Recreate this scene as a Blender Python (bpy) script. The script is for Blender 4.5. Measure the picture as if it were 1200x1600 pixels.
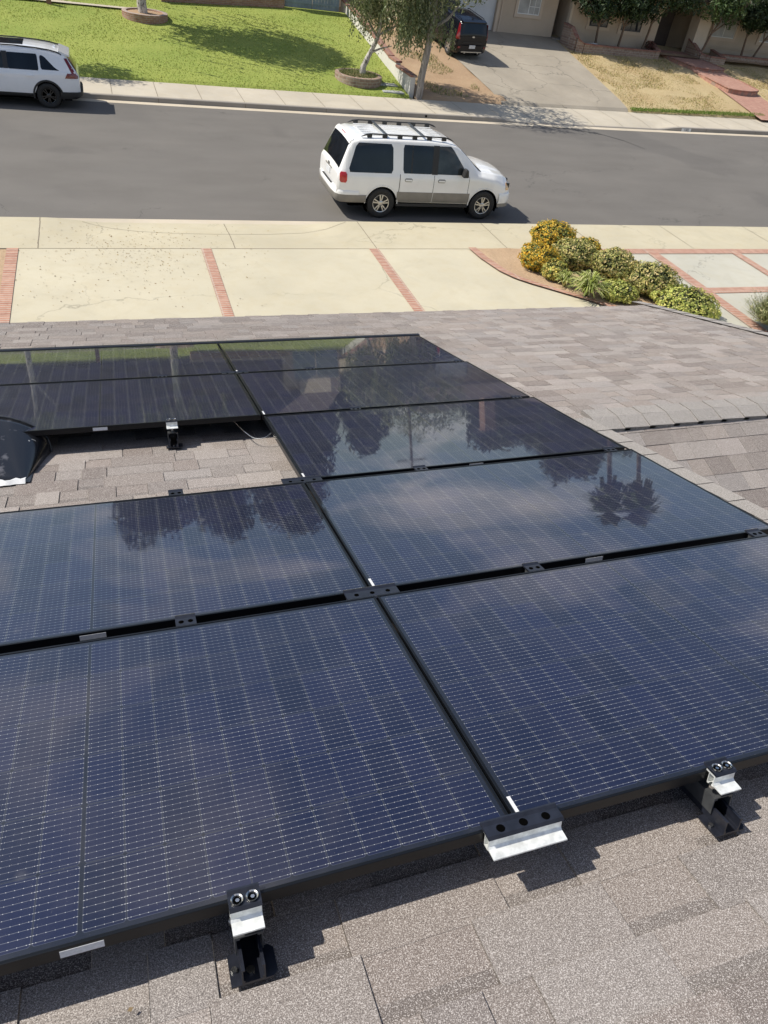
import bpy, bmesh, math, random
from mathutils import Vector, Matrix, noise
random.seed(7)
R = math.radians
sc = bpy.context.scene
for o in list(bpy.data.objects): bpy.data.objects.remove(o)

# ------------------------------------------------------------------ camera
H = 6.80                                   # camera height above the road
FPX = 1124.77                              # focal length in photo pixels (1200 x 1600)
cam = bpy.data.cameras.new('camera'); camo = bpy.data.objects.new('camera', cam)
sc.collection.objects.link(camo)
camo.location = (0, 0, H)
camo.rotation_euler = (R(49.0197), R(-7.1089), R(-17.7926))
cam.sensor_fit = 'VERTICAL'; cam.sensor_height = 24.0; cam.sensor_width = 18.0
cam.lens = FPX / 1600 * 24.0
cam.clip_start = 0.05; cam.clip_end = 3000
sc.camera = camo
CAMM = camo.rotation_euler.to_matrix()

# ------------------------------------------------------------------ world and sun
SUN_EL, SUN_AZ = 48.0, 155.0               # azimuth of the direction to the sun, from +X
sd = Vector((math.cos(R(SUN_AZ)) * math.cos(R(SUN_EL)), math.sin(R(SUN_AZ)) * math.cos(R(SUN_EL)), math.sin(R(SUN_EL))))
W = bpy.data.worlds.new('World'); sc.world = W; W.use_nodes = True
wn = W.node_tree; wn.nodes.clear()
out = wn.nodes.new('ShaderNodeOutputWorld'); bg = wn.nodes.new('ShaderNodeBackground')
sky = wn.nodes.new('ShaderNodeTexSky'); sky.sky_type = 'NISHITA'; sky.sun_disc = False
sky.sun_elevation = R(SUN_EL); sky.sun_rotation = math.atan2(sd.x, sd.y)
sky.air_density = 1.0; sky.dust_density = .8; sky.ozone_density = 2.0
tc = wn.nodes.new('ShaderNodeTexCoord'); sep = wn.nodes.new('ShaderNodeSeparateXYZ')
wn.links.new(tc.outputs['Generated'], sep.inputs[0])
def wmath(op, a, b=None):
    n = wn.nodes.new('ShaderNodeMath'); n.operation = op
    for i, v in enumerate((a, b)):
        if v is None: continue
        if hasattr(v, 'links'): wn.links.new(v, n.inputs[i])
        else: n.inputs[i].default_value = v
    return n.outputs[0]
zz = wmath('ADD', wmath('MAXIMUM', sep.outputs[2], 0.0), 0.16)
comb = wn.nodes.new('ShaderNodeCombineXYZ')
wn.links.new(wmath('DIVIDE', sep.outputs[0], zz), comb.inputs[0])
wn.links.new(wmath('DIVIDE', sep.outputs[1], zz), comb.inputs[1])
n1 = wn.nodes.new('ShaderNodeTexNoise'); n1.inputs['Scale'].default_value = 1.15; n1.inputs['Detail'].default_value = 9
n1.inputs['Roughness'].default_value = 0.55; n1.inputs['Distortion'].default_value = 0.5
wn.links.new(comb.outputs[0], n1.inputs['Vector'])
rmp = wn.nodes.new('ShaderNodeValToRGB'); rmp.color_ramp.elements[0].position = 0.50; rmp.color_ramp.elements[1].position = 0.70
wn.links.new(n1.outputs[0], rmp.inputs[0])
mixc = wn.nodes.new('ShaderNodeMix'); mixc.data_type = 'RGBA'
wn.links.new(wmath('MULTIPLY', rmp.outputs[0], 0.85), mixc.inputs[0])
wn.links.new(sky.outputs[0], mixc.inputs[6]); mixc.inputs[7].default_value = (12.5, 11.6, 11.4, 1)
wn.links.new(mixc.outputs[2], bg.inputs[0]); bg.inputs[1].default_value = 0.10
wn.links.new(bg.outputs[0], out.inputs[0])
sun = bpy.data.lights.new('sun', 'SUN'); sun.energy = 4.8; sun.angle = R(0.53); sun.color = (1.0, 0.94, 0.84)
suno = bpy.data.objects.new('sun', sun); sc.collection.objects.link(suno)
suno.rotation_euler = sd.to_track_quat('Z', 'Y').to_euler(); suno.location = (-20, 10, 30)
sc.view_settings.view_transform = 'Standard'; sc.view_settings.look = 'None'
sc.view_settings.exposure = 0.24; sc.view_settings.gamma = 1.0
sc.cycles.max_bounces = 6; sc.cycles.caustics_reflective = False; sc.cycles.caustics_refractive = False

# ------------------------------------------------------------------ helpers
def ray(px, py):
    return CAMM @ Vector(((px - 600) / FPX, -(py - 800) / FPX, -1.0))
def at(px, py, Y):                         # point of the surveyed sight line at depth Y
    d = ray(px, py); return Vector((0, 0, H)) + d * (Y / d.y)
def atz(px, py, z):
    d = ray(px, py); return Vector((0, 0, H)) + d * ((H - z) / -d.z)
def tag(o, label=None, cat=None, group=None, kind=None):
    if label: o['label'] = label
    if cat: o['category'] = cat
    if group: o['group'] = group
    if kind: o['kind'] = kind
    return o
def empty(name, loc, rot=(0, 0, 0), label=None, cat=None, group=None):
    o = bpy.data.objects.new(name, None); sc.collection.objects.link(o)
    o.location = loc; o.rotation_euler = rot; o.empty_display_size = 0.2
    return tag(o, label, cat, group)
def copy_tree(o, parent=None):
    c = o.copy(); sc.collection.objects.link(c); c.parent = parent
    for ch in list(o.children): copy_tree(ch, c)
    return c
class MB:
    def __init__(s): s.bm = bmesh.new(); s.col = None
    def usecol(s): s.col = s.bm.loops.layers.float_color.new('Col'); return s
    def paint(s, fs, c):
        for f in fs:
            for l in f.loops: l[s.col] = (c[0], c[1], c[2], 1)
    def face(s, pts, c=None):
        f = s.bm.faces.new([s.bm.verts.new(p) for p in pts])
        if c is not None: s.paint([f], c)
        return f
    def box(s, x0, x1, y0, y1, z0, z1, M=None, c=None):
        v = [Vector((x, y, z)) for z in (z0, z1) for y in (y0, y1) for x in (x0, x1)]
        if M: v = [M @ p for p in v]
        b = [s.bm.verts.new(p) for p in v]
        fs = [s.bm.faces.new([b[i] for i in q]) for q in ((0, 2, 3, 1), (4, 5, 7, 6), (0, 1, 5, 4), (2, 6, 7, 3), (0, 4, 6, 2), (1, 3, 7, 5))]
        if c is not None: s.paint(fs, c)
        return s
    def prism(s, pts, a, b, axis='y', M=None):          # polygon extruded along an axis
        def P(p, t):
            v = {'x': Vector((t, p[0], p[1])), 'y': Vector((p[0], t, p[1])), 'z': Vector((p[0], p[1], t))}[axis]
            return M @ v if M else v
        A = [s.bm.verts.new(P(p, a)) for p in pts]; B = [s.bm.verts.new(P(p, b)) for p in pts]
        n = len(pts); s.bm.faces.new(A[::-1]); s.bm.faces.new(B)
        for i in range(n): s.bm.faces.new((A[i], A[(i + 1) % n], B[(i + 1) % n], B[i]))
        return s
    def tube(s, pts, rad, n=8, cap=True):
        pts = [Vector(p) for p in pts]; rings = []
        for i, p in enumerate(pts):
            t = (pts[min(i + 1, len(pts) - 1)] - pts[max(i - 1, 0)]).normalized()
            a = t.orthogonal().normalized() if abs(t.z) < .9 else t.cross(Vector((0, 1, 0))).normalized()
            if abs(t.z) < .9: a = t.cross(Vector((0, 0, 1))).normalized()
            b = t.cross(a); r = rad[i] if isinstance(rad, (list, tuple)) else rad
            rings.append([s.bm.verts.new(p + (a * math.cos(k * 2 * math.pi / n) + b * math.sin(k * 2 * math.pi / n)) * r) for k in range(n)])
        for i in range(len(rings) - 1):
            for k in range(n): s.bm.faces.new((rings[i][k], rings[i][(k + 1) % n], rings[i + 1][(k + 1) % n], rings[i + 1][k]))
        if cap: s.bm.faces.new(rings[0][::-1]); s.bm.faces.new(rings[-1])
        return s
    def lathe(s, prof, M, n=32, arc=2 * math.pi):        # (radius, height) profile about local z
        rings = [[s.bm.verts.new(M @ Vector((r * math.cos(k * arc / n), r * math.sin(k * arc / n), z))) for k in range(n)] for r, z in prof]
        for i in range(len(rings) - 1):
            for k in range(n): s.bm.faces.new((rings[i][k], rings[i][(k + 1) % n], rings[i + 1][(k + 1) % n], rings[i + 1][k]))
        return s
    def grid(s, P, close=False):
        V = [[s.bm.verts.new(p) for p in row] for row in P]
        for i in range(len(V) - 1):
            for j in range(len(V[0]) - 1): s.bm.faces.new((V[i][j], V[i][j + 1], V[i + 1][j + 1], V[i + 1][j]))
        return V
    def build(s, name, m, parent=None, smooth=False, off=None, normals=True, angle=40):
        if normals: bmesh.ops.recalc_face_normals(s.bm, faces=s.bm.faces)
        me = bpy.data.meshes.new(name)
        if smooth:
            for f in s.bm.faces: f.smooth = True
            for e in s.bm.edges:
                if len(e.link_faces) == 2 and e.calc_face_angle(0) > R(angle): e.smooth = False
        if off is not None: bmesh.ops.translate(s.bm, verts=s.bm.verts, vec=-Vector(off))
        s.bm.to_mesh(me); s.bm.free()
        me.materials.append(m)
        o = bpy.data.objects.new(name, me); sc.collection.objects.link(o)
        if parent: o.parent = parent
        return o

# ------------------------------------------------------------------ materials
class NT:
    def __init__(s, name):
        s.m = bpy.data.materials.new(name); s.m.use_nodes = True; s.t = s.m.node_tree; s.t.nodes.clear()
        s.out = s.n('ShaderNodeOutputMaterial'); s.b = s.n('ShaderNodeBsdfPrincipled'); s.t.links.new(s.b.outputs[0], s.out.inputs[0])
    def n(s, t, **k):
        x = s.t.nodes.new(t)
        for a, v in k.items(): setattr(x, a, v)
        return x
    def set(s, i, v):
        if hasattr(v, 'links'): s.t.links.new(v, i)
        elif isinstance(v, tuple) and len(v) == 3 and i.type == 'RGBA': i.default_value = (*v, 1)
        else: i.default_value = v
    def math(s, op, a, b=0.0, c=None, clamp=False):
        x = s.n('ShaderNodeMath', operation=op); x.use_clamp = clamp; s.set(x.inputs[0], a); s.set(x.inputs[1], b)
        if c is not None: s.set(x.inputs[2], c)
        return x.outputs[0]
    def coord(s, k='Object'): return s.n('ShaderNodeTexCoord').outputs[k]
    def xyz(s, v): x = s.n('ShaderNodeSeparateXYZ'); s.set(x.inputs[0], v); return x.outputs
    def noise(s, scale, detail=4, rough=.55, vec=None, dist=0, out=0):
        x = s.n('ShaderNodeTexNoise'); x.inputs['Scale'].default_value = scale; x.inputs['Detail'].default_value = detail
        x.inputs['Roughness'].default_value = rough; x.inputs['Distortion'].default_value = dist
        s.set(x.inputs['Vector'], vec if vec is not None else s.coord()); return x.outputs[out]
    def mapr(s, v, a, b, c=0.0, d=1.0):
        x = s.n('ShaderNodeMapRange'); x.clamp = True
        s.set(x.inputs[0], v)
        for i, q in enumerate((a, b, c, d)): s.set(x.inputs[i + 1], q)
        return x.outputs[0]
    def mix(s, f, a, b, mode='MIX'):
        x = s.n('ShaderNodeMix', data_type='RGBA', blend_type=mode); s.set(x.inputs[0], f); s.set(x.inputs[6], a); s.set(x.inputs[7], b); return x.outputs[2]
    def bump(s, h, dist=.01, st=.5):
        x = s.n('ShaderNodeBump'); s.set(x.inputs['Height'], h); x.inputs['Distance'].default_value = dist; x.inputs['Strength'].default_value = st
        s.t.links.new(x.outputs[0], s.b.inputs['Normal'])
    def P(s, **k):
        for a, v in k.items(): s.set(s.b.inputs[a.replace('_', ' ')], v)
        return s.m
def plain(name, c, rough=.6, metal=0, coat=0, var=.12, scale=6, bump=0, spec=.5):
    t = NT(name); n = t.noise(scale, 5)
    col = t.mix(t.mapr(n, .3, .7), tuple(x * (1 - var) for x in c), tuple(min(1, x * (1 + var)) for x in c))
    if bump: t.bump(t.noise(scale * 12, 3), bump, .4)
    return t.P(Base_Color=col, Roughness=rough, Metallic=metal, Coat_Weight=coat, Coat_Roughness=.04, Specular_IOR_Level=spec)
M = {}
M['black_metal'] = plain('black_metal', (.014, .016, .024), .3, 0, 0, .3, 40, 0, .5)
M['frame_metal'] = plain('frame_metal', (.005, .006, .008), .3, .0, 0, .2, 8, 0, .3)
M['aluminium'] = plain('aluminium', (.78, .80, .78), .40, .35, 0, .22, 45)
M['bolt_metal'] = plain('bolt_metal', (.6, .6, .58), .22, 1, 0, .15, 60)
M['grey_metal'] = plain('grey_metal', (.09, .095, .1), .4, .5, 0, .2, 30)
M['sticker'] = plain('sticker', (.62, .63, .64), .55, 0, 0, .1, 120)
M['hole'] = plain('hole', (.002, .002, .002), .9, 0, 0, .1, 6, 0, 0)
M['white_paint'] = plain('white_paint', (.84, .84, .82), .22, 0, .9, .03, 3)
M['pearl_paint'] = plain('pearl_paint', (.80, .82, .84), .2, 0, 1, .03, 3)
M['black_paint'] = plain('black_paint', (.004, .005, .009), .2, 0, .25, .2, 3, 0, .3)
M['glass_dark'] = plain('glass_dark', (.007, .009, .013), .05, 0, 0, .5, 2, 0, .5)
M['glass_clear'] = plain('glass_clear', (.03, .036, .038), .05, 0, 0, .5, 3, 0, .45)
M['rubber'] = plain('rubber', (.018, .018, .018), .75)
M['trim_black'] = plain('trim_black', (.02, .02, .021), .55)
M['cladding'] = plain('cladding', (.24, .225, .20), .5, .1, 0, .1, 4)
M['alloy'] = plain('alloy', (.55, .54, .52), .3, .8, 0, .1, 20)
M['alloy_black'] = plain('alloy_black', (.02, .02, .022), .25, .3, .5, .1, 20)
M['red_lens'] = plain('red_lens', (.50, .012, .015), .12, 0, .8, .25, 12)
M['red_dark'] = plain('red_dark', (.16, .008, .012), .12, 0, .8, .25, 12)
M['amber_lens'] = plain('amber_lens', (.75, .42, .14), .15, 0, .8, .2, 12)
M['plate'] = plain('plate', (.62, .64, .66), .5, 0, 0, .15, 40)
M['dark_line'] = plain('dark_line', (.02, .02, .02), .8)  # flat black of the tar line and the door seams
M['white_trim'] = plain('white_trim', (.74, .74, .72), .5, 0, 0, .05, 3)
M['door_white'] = plain('door_white', (.62, .64, .66), .5, 0, 0, .05, 3)
M['dark_plastic'] = plain('dark_plastic', (.05, .05, .05), .5)

def stucco(name, c):
    t = NT(name); a = t.noise(1.2, 6); b = t.noise(70, 2)
    col = t.mix(t.mapr(a, .3, .7), tuple(x * .88 for x in c), c)
    t.bump(b, .01, .6); return t.P(Base_Color=col, Roughness=.9)
M['stucco'] = stucco('stucco', (0.56, 0.455, 0.345)); M['stucco_trim'] = stucco('stucco_trim', (0.62, 0.51, 0.4)); M['stucco_light'] = stucco('stucco_light', (0.68, 0.59, 0.47))
M['stucco_grey'] = stucco('stucco_grey', (.15, .12, .105)); M['wall_white'] = stucco('wall_white', (.62, .60, .56))

def concrete(name, c, stain=.12, warm=(1, .93, .78), cracks=0.0, speck=.1):
    t = NT(name); o = t.coord()
    a = t.noise(.45, 7, .6, o); b = t.noise(3.5, 5, .6, o); d = t.noise(90, 2, .5, o)
    col = t.mix(t.mapr(a, .3, .7), tuple(x * (1 - stain) for x in c), c)
    col = t.mix(t.mapr(b, .45, .75, 0, .35), col, tuple(x * y * .85 for x, y in zip(c, warm)))
    col = t.mix(t.mapr(d, .35, .65, speck, 0), col, tuple(x * .55 for x in c))
    st = t.noise(.9, 5, .6, o, 1.5); col = t.mix(t.mapr(st, .56, .72, 0, .22), col, tuple(q * .62 for q in c))
    if cracks:
        v = t.n('ShaderNodeTexVoronoi', feature='DISTANCE_TO_EDGE'); v.inputs['Scale'].default_value = cracks
        w = t.noise(1.1, 4, .6, o, 0, 1); vm = t.n('ShaderNodeVectorMath', operation='MULTIPLY_ADD')
        t.set(vm.inputs[0], w); vm.inputs[1].default_value = (1.2, 1.2, 1.2); t.set(vm.inputs[2], o); t.set(v.inputs['Vector'], vm.outputs[0])
        ck = t.math('MULTIPLY', t.mapr(v.outputs[0], .0, .020 if cracks > .3 else .0035, 1, 0), t.mapr(t.noise(.35, 2, .5, o), .42, .55))
        col = t.mix(t.math('MULTIPLY', ck, .7 if cracks > .3 else .5), col, tuple(x * .3 for x in c))
    t.bump(d, .004, .3)
    return t.P(Base_Color=col, Roughness=.88)
M['concrete_near'] = concrete('concrete_near', (.545, .50, .375), .15, cracks=.12)
M['concrete_walk'] = concrete('concrete_walk', (.53, .48, .35), .18, cracks=.15)
M['concrete_right'] = concrete('concrete_right', (.50, .485, .41), .18, cracks=.2)
M['concrete_far'] = concrete('concrete_far', (.52, .47, .38), .2)
M['gutter'] = concrete('gutter', (.58, .51, .40), .2)
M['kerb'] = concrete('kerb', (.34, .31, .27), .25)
M['slab_grey'] = concrete('slab_grey', (.42, .43, .42), .15)
M['old_asphalt'] = concrete('old_asphalt', (.40, .355, .285), .34, (1, .95, .85), .42, .3)
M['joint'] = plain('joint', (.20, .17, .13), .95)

t = NT('road_asphalt'); o = t.coord(); x = t.xyz(o)
mp = t.n('ShaderNodeMapping'); mp.inputs['Scale'].default_value = (.45, 1.0, 1); t.set(mp.inputs[0], o)
a = t.noise(.8, 6, .6, mp.outputs[0]); b = t.noise(.35, 4, .6, o); g = t.noise(130, 2, .6, o)
col = t.mix(t.mapr(a, .35, .68), (.122, .113, .101), (.150, .139, .125))
col = t.mix(t.mapr(b, .4, .7, 0, .4), col, (.125, .118, .108))
pt = t.noise(.16, 3, .5, o, .6); col = t.mix(t.mapr(pt, .56, .60, 0, .28), col, (.075, .07, .066))
sp_ = t.noise(5, 4, .7, o); col = t.mix(t.mapr(sp_, .66, .74, 0, .35), col, (.22, .20, .18)); col = t.mix(t.mapr(t.noise(1.6, 5, .7, o), .68, .76, 0, .45), col, (.055, .052, .05))
col = t.mix(t.mapr(g, .55, .8, 0, .55), col, (.30, .28, .25)); col = t.mix(t.mapr(g, .2, .42, .5, 0), col, (.05, .048, .045))
v = t.n('ShaderNodeTexVoronoi', feature='DISTANCE_TO_EDGE'); v.inputs['Scale'].default_value = .16
w = t.noise(.7, 4, .6, o, 0, 1); vm = t.n('ShaderNodeVectorMath', operation='MULTIPLY_ADD'); t.set(vm.inputs[0], w); vm.inputs[1].default_value = (2.2, 2.2, 2.2); t.set(vm.inputs[2], o); t.set(v.inputs['Vector'], vm.outputs[0])
col = t.mix(t.math('MULTIPLY', t.mapr(v.outputs[0], 0, .004, .5, 0), t.mapr(t.noise(.2, 2, .5, o), .5, .6)), col, (.035, .034, .033))
t.bump(g, .004, .5); M['asphalt'] = t.P(Base_Color=col, Roughness=.85)

def soil(name, c1, c2, c3, sc1=.8, f=.6):
    t = NT(name); o = t.coord(); a = t.noise(sc1, 7, .65, o); b = t.noise(14, 6, .7, o); g = t.noise(60, 3, .7, o)
    col = t.mix(t.mapr(a, .35, .65), c1, c2); col = t.mix(t.mapr(b, .48, .68, 0, f), col, c3)
    col = t.mix(t.mapr(g, .3, .5, .45, 0), col, tuple(x * .45 for x in c1))
    t.bump(t.math('ADD', b, t.math('MULTIPLY', g, .5)), .04, .6); return t.P(Base_Color=col, Roughness=.95)
M['dirt'] = soil('dirt', (.36, .235, .14), (.42, .29, .18), (.40, .33, .20))
M['dirt_bed'] = soil('dirt_bed', (.42, .29, .18), (.50, .36, .23), (.36, .24, .14))
M['dry_grass'] = soil('dry_grass', (.40, .29, .15), (.46, .37, .20), (.55, .46, .27), .5, .7)
M['lawn'] = soil('lawn', (.21, .28, .045), (.29, .335, .065), (.38, .37, .11), .35, .5)
M['ground'] = soil('ground', (.30, .24, .15), (.34, .29, .17), (.28, .27, .14), .1)

def bricks(name, axis, c1, c2, bw=.1, bh=.24, mortar=(.42, .32, .26), ms=.012):
    t = NT(name); o = t.coord(); x = t.xyz(o); cb = t.n('ShaderNodeCombineXYZ')
    if axis == 'x': a, b = x[0], x[1]
    elif axis == 'y': a, b = x[1], x[0]
    elif axis == 'wx': a, b = x[0], x[2]
    else: a, b = x[1], x[2]
    t.set(cb.inputs[0], a); t.set(cb.inputs[1], b)
    k = t.n('ShaderNodeTexBrick'); t.set(k.inputs['Vector'], cb.outputs[0]); k.inputs['Scale'].default_value = 1
    k.inputs['Brick Width'].default_value = bw; k.inputs['Row Height'].default_value = bh; k.inputs['Mortar Size'].default_value = ms
    k.inputs['Color1'].default_value = (*c1, 1); k.inputs['Color2'].default_value = (*c2, 1); k.inputs['Mortar'].default_value = (*mortar, 1)
    col = t.mix(t.mapr(t.noise(9, 4), .4, .7, 0, .4), k.outputs[0], tuple(q * .6 for q in c1))
    t.bump(k.outputs[1], -.006, .5); return t.P(Base_Color=col, Roughness=.9)
M['brick_x'] = bricks('brick_x', 'x', (.36, .16, .105), (.46, .25, .175), .085, .6, (.46, .36, .29), .016)
M['brick_y'] = bricks('brick_y', 'y', (.36, .16, .105), (.46, .25, .175), .085, .6, (.46, .36, .29), .016)
M['brick_wall'] = bricks('brick_wall', 'wx', (.30, .15, .10), (.40, .24, .17), .22, .075, (.36, .30, .26), .01)
M['brick_walk'] = bricks('brick_walk', 'y', (.40, .19, .14), (.48, .26, .19), .11, .22, (.30, .22, .18), .014)
M['brick_cap'] = bricks('brick_cap', 'y', (.26, .12, .09), (.34, .18, .13), .22, .5, (.3, .24, .2), .012)
M['ring_brick'] = bricks('ring_brick', 'wx', (.26, .17, .13), (.38, .28, .21), .24, .11, (.4, .35, .29), .012)

def leafmat(name, tr=.25):
    t = NT(name); a = t.n('ShaderNodeAttribute', attribute_name='Col')
    t.P(Base_Color=a.outputs[0], Roughness=.5, Specular_IOR_Level=.4)
    tl = t.n('ShaderNodeBsdfTranslucent'); t.set(tl.inputs[0], a.outputs[0]); mx = t.n('ShaderNodeMixShader'); mx.inputs[0].default_value = tr
    t.t.links.new(t.b.outputs[0], mx.inputs[1]); t.t.links.new(tl.outputs[0], mx.inputs[2]); t.t.links.new(mx.outputs[0], t.out.inputs[0])
    return t.m
M['leaf'] = leafmat('leaf')
def barkmat(name, c1, c2, sc_=(6, 6, 1.5), th=.55):
    t = NT(name); mp = t.n('ShaderNodeMapping'); mp.inputs['Scale'].default_value = sc_; t.set(mp.inputs[0], t.coord())
    n = t.noise(2.5, 6, .65, mp.outputs[0]); col = t.mix(t.mapr(n, th - .08, th + .06), c1, c2); t.bump(n, .02, .6)
    return t.P(Base_Color=col, Roughness=.9)
M['birch_bark'] = barkmat('birch_bark', (.52, .49, .44), (.07, .06, .05), (5, 5, 3), .56)
M['grey_bark'] = barkmat('grey_bark', (.36, .32, .28), (.21, .18, .15), (8, 8, 1))
M['brown_bark'] = barkmat('brown_bark', (.20, .14, .10), (.11, .08, .06), (8, 8, 1))

# roof shingle: colour attribute per tab, granules from fine noise
t = NT('shingle'); o = t.coord(); a = t.n('ShaderNodeAttribute', attribute_name='Col')
g = t.noise(380, 2, .7, o); g2 = t.noise(120, 3, .6, o); big = t.noise(.7, 4, .6, o)
col = t.mix(t.mapr(g, .33, .47, .9, 0), a.outputs[0], (.05, .043, .040))
col = t.mix(t.mapr(g, .53, .63, 0, .82), col, (.70, .655, .62))
col = t.mix(t.mapr(big, .35, .7, 0, .22), col, (.27, .255, .25)); col = t.mix(t.mapr(g2, .3, .7, .16, 0), col, (.10, .08, .07))
t.bump(g, .0025, .7); M['shingle'] = t.P(Base_Color=col, Roughness=.92, Specular_IOR_Level=.25)

# solar cell laminate, panel local coordinates in metres: x along the long side, y along the short side
PW, PD = 1.883, 1.032
t = NT('solar_glass'); o = t.coord(); x = t.xyz(o)
MG = .020; half = (PW - 2 * MG - .007) / 2; cw = half / 11; ch = (PD - 2 * MG) / 6
xx = t.math('SUBTRACT', x[0], MG)
right = t.math('GREATER_THAN', xx, half + .0035)
xl = t.math('SUBTRACT', xx, t.math('MULTIPLY', right, half + .007))
inx = t.math('MULTIPLY', t.math('GREATER_THAN', xl, 0.0), t.math('LESS_THAN', xl, half))
yy = t.math('SUBTRACT', x[1], MG)
iny = t.math('MULTIPLY', t.math('GREATER_THAN', yy, 0.0), t.math('LESS_THAN', yy, ch * 6))
cx = t.math('DIVIDE', xl, cw); cy = t.math('DIVIDE', yy, ch)
fx = t.math('FRACT', cx); fy = t.math('FRACT', cy)
dx = t.math('MULTIPLY', t.math('MINIMUM', fx, t.math('SUBTRACT', 1.0, fx)), cw)
dy = t.math('MULTIPLY', t.math('MINIMUM', fy, t.math('SUBTRACT', 1.0, fy)), ch)
edge = t.math('MINIMUM', dx, dy)
corner = t.math('ADD', dx, dy)
cell = t.math('MULTIPLY', t.math('MULTIPLY', t.mapr(edge, .0007, .0011), t.mapr(corner, .006, .0066)), t.math('MULTIPLY', inx, iny))
outline = t.math('SUBTRACT', t.mapr(t.math('MINIMUM', edge, t.math('MULTIPLY', t.math('SUBTRACT', corner, .0055), .7)), .0014, .0024, 1, 0), 0.0)
bb = t.math('MULTIPLY', fy, 10.0); fb = t.math('ABSOLUTE', t.math('SUBTRACT', t.math('FRACT', bb), .5))
db = t.math('MULTIPLY', fb, ch / 10)                                   # distance to busbar in m
bus = t.mapr(db, .0003, .0006, 1, 0)
pad = t.math('ABSOLUTE', t.math('SUBTRACT', t.math('FRACT', t.math('MULTIPLY', fx, 5.0)), .5))
padd = t.math('MULTIPLY', pad, cw / 5)
dots = t.math('MULTIPLY', t.math('MULTIPLY', t.mapr(padd, .0006, .0010, 1, 0), t.mapr(db, .0005, .0010, 1, 0)), .9)
gapd = t.math('MULTIPLY', t.math('MULTIPLY', t.math('MULTIPLY', t.mapr(dx, .0030, .0040, 1, 0), t.mapr(dx, .0010, .0016)), t.mapr(db, .0005, .0010, 1, 0)), .8)
wn_ = t.n('ShaderNodeTexWhiteNoise', noise_dimensions='3D'); cb = t.n('ShaderNodeCombineXYZ')
t.set(cb.inputs[0], t.math('FLOOR', t.math('ADD', cx, t.math('MULTIPLY', right, 20.0)))); t.set(cb.inputs[1], t.math('FLOOR', cy))
oi = t.n('ShaderNodeObjectInfo'); t.set(cb.inputs[2], t.math('MULTIPLY', oi.outputs['Random'], 91.7)); t.set(wn_.inputs[0], cb.outputs[0])
col = t.mix(wn_.outputs[0], (.0036, .0052, .0215), (.0060, .0080, .0340))
col = t.mix(cell, (.007, .008, .013), col)
col = t.mix(t.math('MULTIPLY', t.math('MULTIPLY', outline, t.math('MULTIPLY', inx, cell)), .8), col, (.055, .06, .08))
live = t.math('MULTIPLY', t.math('MULTIPLY', inx, iny), t.mapr(t.noise(5, 6, .7), .35, .65, .5, 1))
col = t.mix(t.math('MULTIPLY', t.math('MULTIPLY', bus, live), .7), col, (.25, .26, .28))
col = t.mix(t.math('MULTIPLY', t.math('MAXIMUM', dots, gapd), live), col, (.62, .63, .64))
dn = t.noise(7, 7, .7); dust = t.mapr(dn, .45, .8, .003, .035)
col = t.mix(dust, col, (.42, .38, .33))
sp = t.noise(260, 2, .5); col = t.mix(t.mapr(sp, .74, .80, 0, .35), col, (.6, .58, .55))
vs = t.n('ShaderNodeTexVoronoi'); vs.inputs['Scale'].default_value = 9; cmb = t.n('ShaderNodeVectorMath', operation='ADD'); t.set(cmb.inputs[0], o); oc = t.n('ShaderNodeCombineXYZ'); t.set(oc.inputs[0], t.math('MULTIPLY', oi.outputs['Random'], 50.0)); t.set(cmb.inputs[1], oc.outputs[0]); t.set(vs.inputs['Vector'], cmb.outputs[0])
spot = t.math('MULTIPLY', t.mapr(vs.outputs[0], .05, .16, 1, 0), t.mapr(t.noise(2.2, 4, .6, cmb.outputs[0]), .56, .66))
col = t.mix(t.math('MULTIPLY', spot, .09), col, (.5, .47, .42))
smear = t.noise(3.0, 6, .65, cmb.outputs[0], 1.2)
rgh = t.mapr(smear, .4, .75, .016, .055)
M['solar_glass'] = t.P(Base_Color=col, Roughness=.38, IOR=1.45, Specular_IOR_Level=.25, Coat_Weight=1.0, Coat_Roughness=rgh, Coat_IOR=1.68)

# ------------------------------------------------------------------ frames of reference of the near roof
TH = 0.2967
O = Vector((0.7255, 0.5971, 5.2090)); U = Vector((1, 0, 0)); V = Vector((0, math.cos(TH), -math.sin(TH))); N = Vector((0, math.sin(TH), math.cos(TH)))
RT = (-TH, 0, 0)
def RP(u, v, n=0): return O + U * u + V * v + N * n
ROOF = -.155                                # roof surface below the panel glass
PITCH = 1.0911

# ------------------------------------------------------------------ terrain
KE = .12                                    # kerb height
def ykerb(x): return 29.9 + .0010 * x * x * (1 if x > 0 else .0)
def zfar(y): return .15 + min(max(y - 32.4, 0), 11.2) * .13
def sheet(name, mat, xl, xr, y0, y1, zf, ny=20, nx=2, kind='structure'):
    b = MB(); P = []
    for j in range(ny + 1):
        row = []
        for i in range(nx + 1):
            s_, t_ = i / nx, j / ny
            xa_ = xl(33) if callable(xl) else xl; xb_ = xr(33) if callable(xr) else xr; xm_ = xa_ + (xb_ - xa_) * s_
            yA = y0(xm_) if callable(y0) else y0; yB = y1(xm_) if callable(y1) else y1
            y = yA + (yB - yA) * t_
            a = xl(y) if callable(xl) else xl; c = xr(y) if callable(xr) else xr
            xq = a + (c - a) * s_
            row.append((xq, y, zf(xq, y) - (.13 if j == 0 and name in ('lawn', 'dirt_yard', 'asphalt_driveway', 'dry_yard') else 0)))
        P.append(row)
    b.grid(P); o = b.build(name, mat, normals=False)
    return tag(o, kind=kind)
b = MB(); ys = [-60, 0, 17, 32.4, 34, 36, 38, 40, 42, 43.6, 60, 120, 400, 1500]
xsg = [-1200, -300, -60, 0, 60, 300, 1200]
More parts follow.
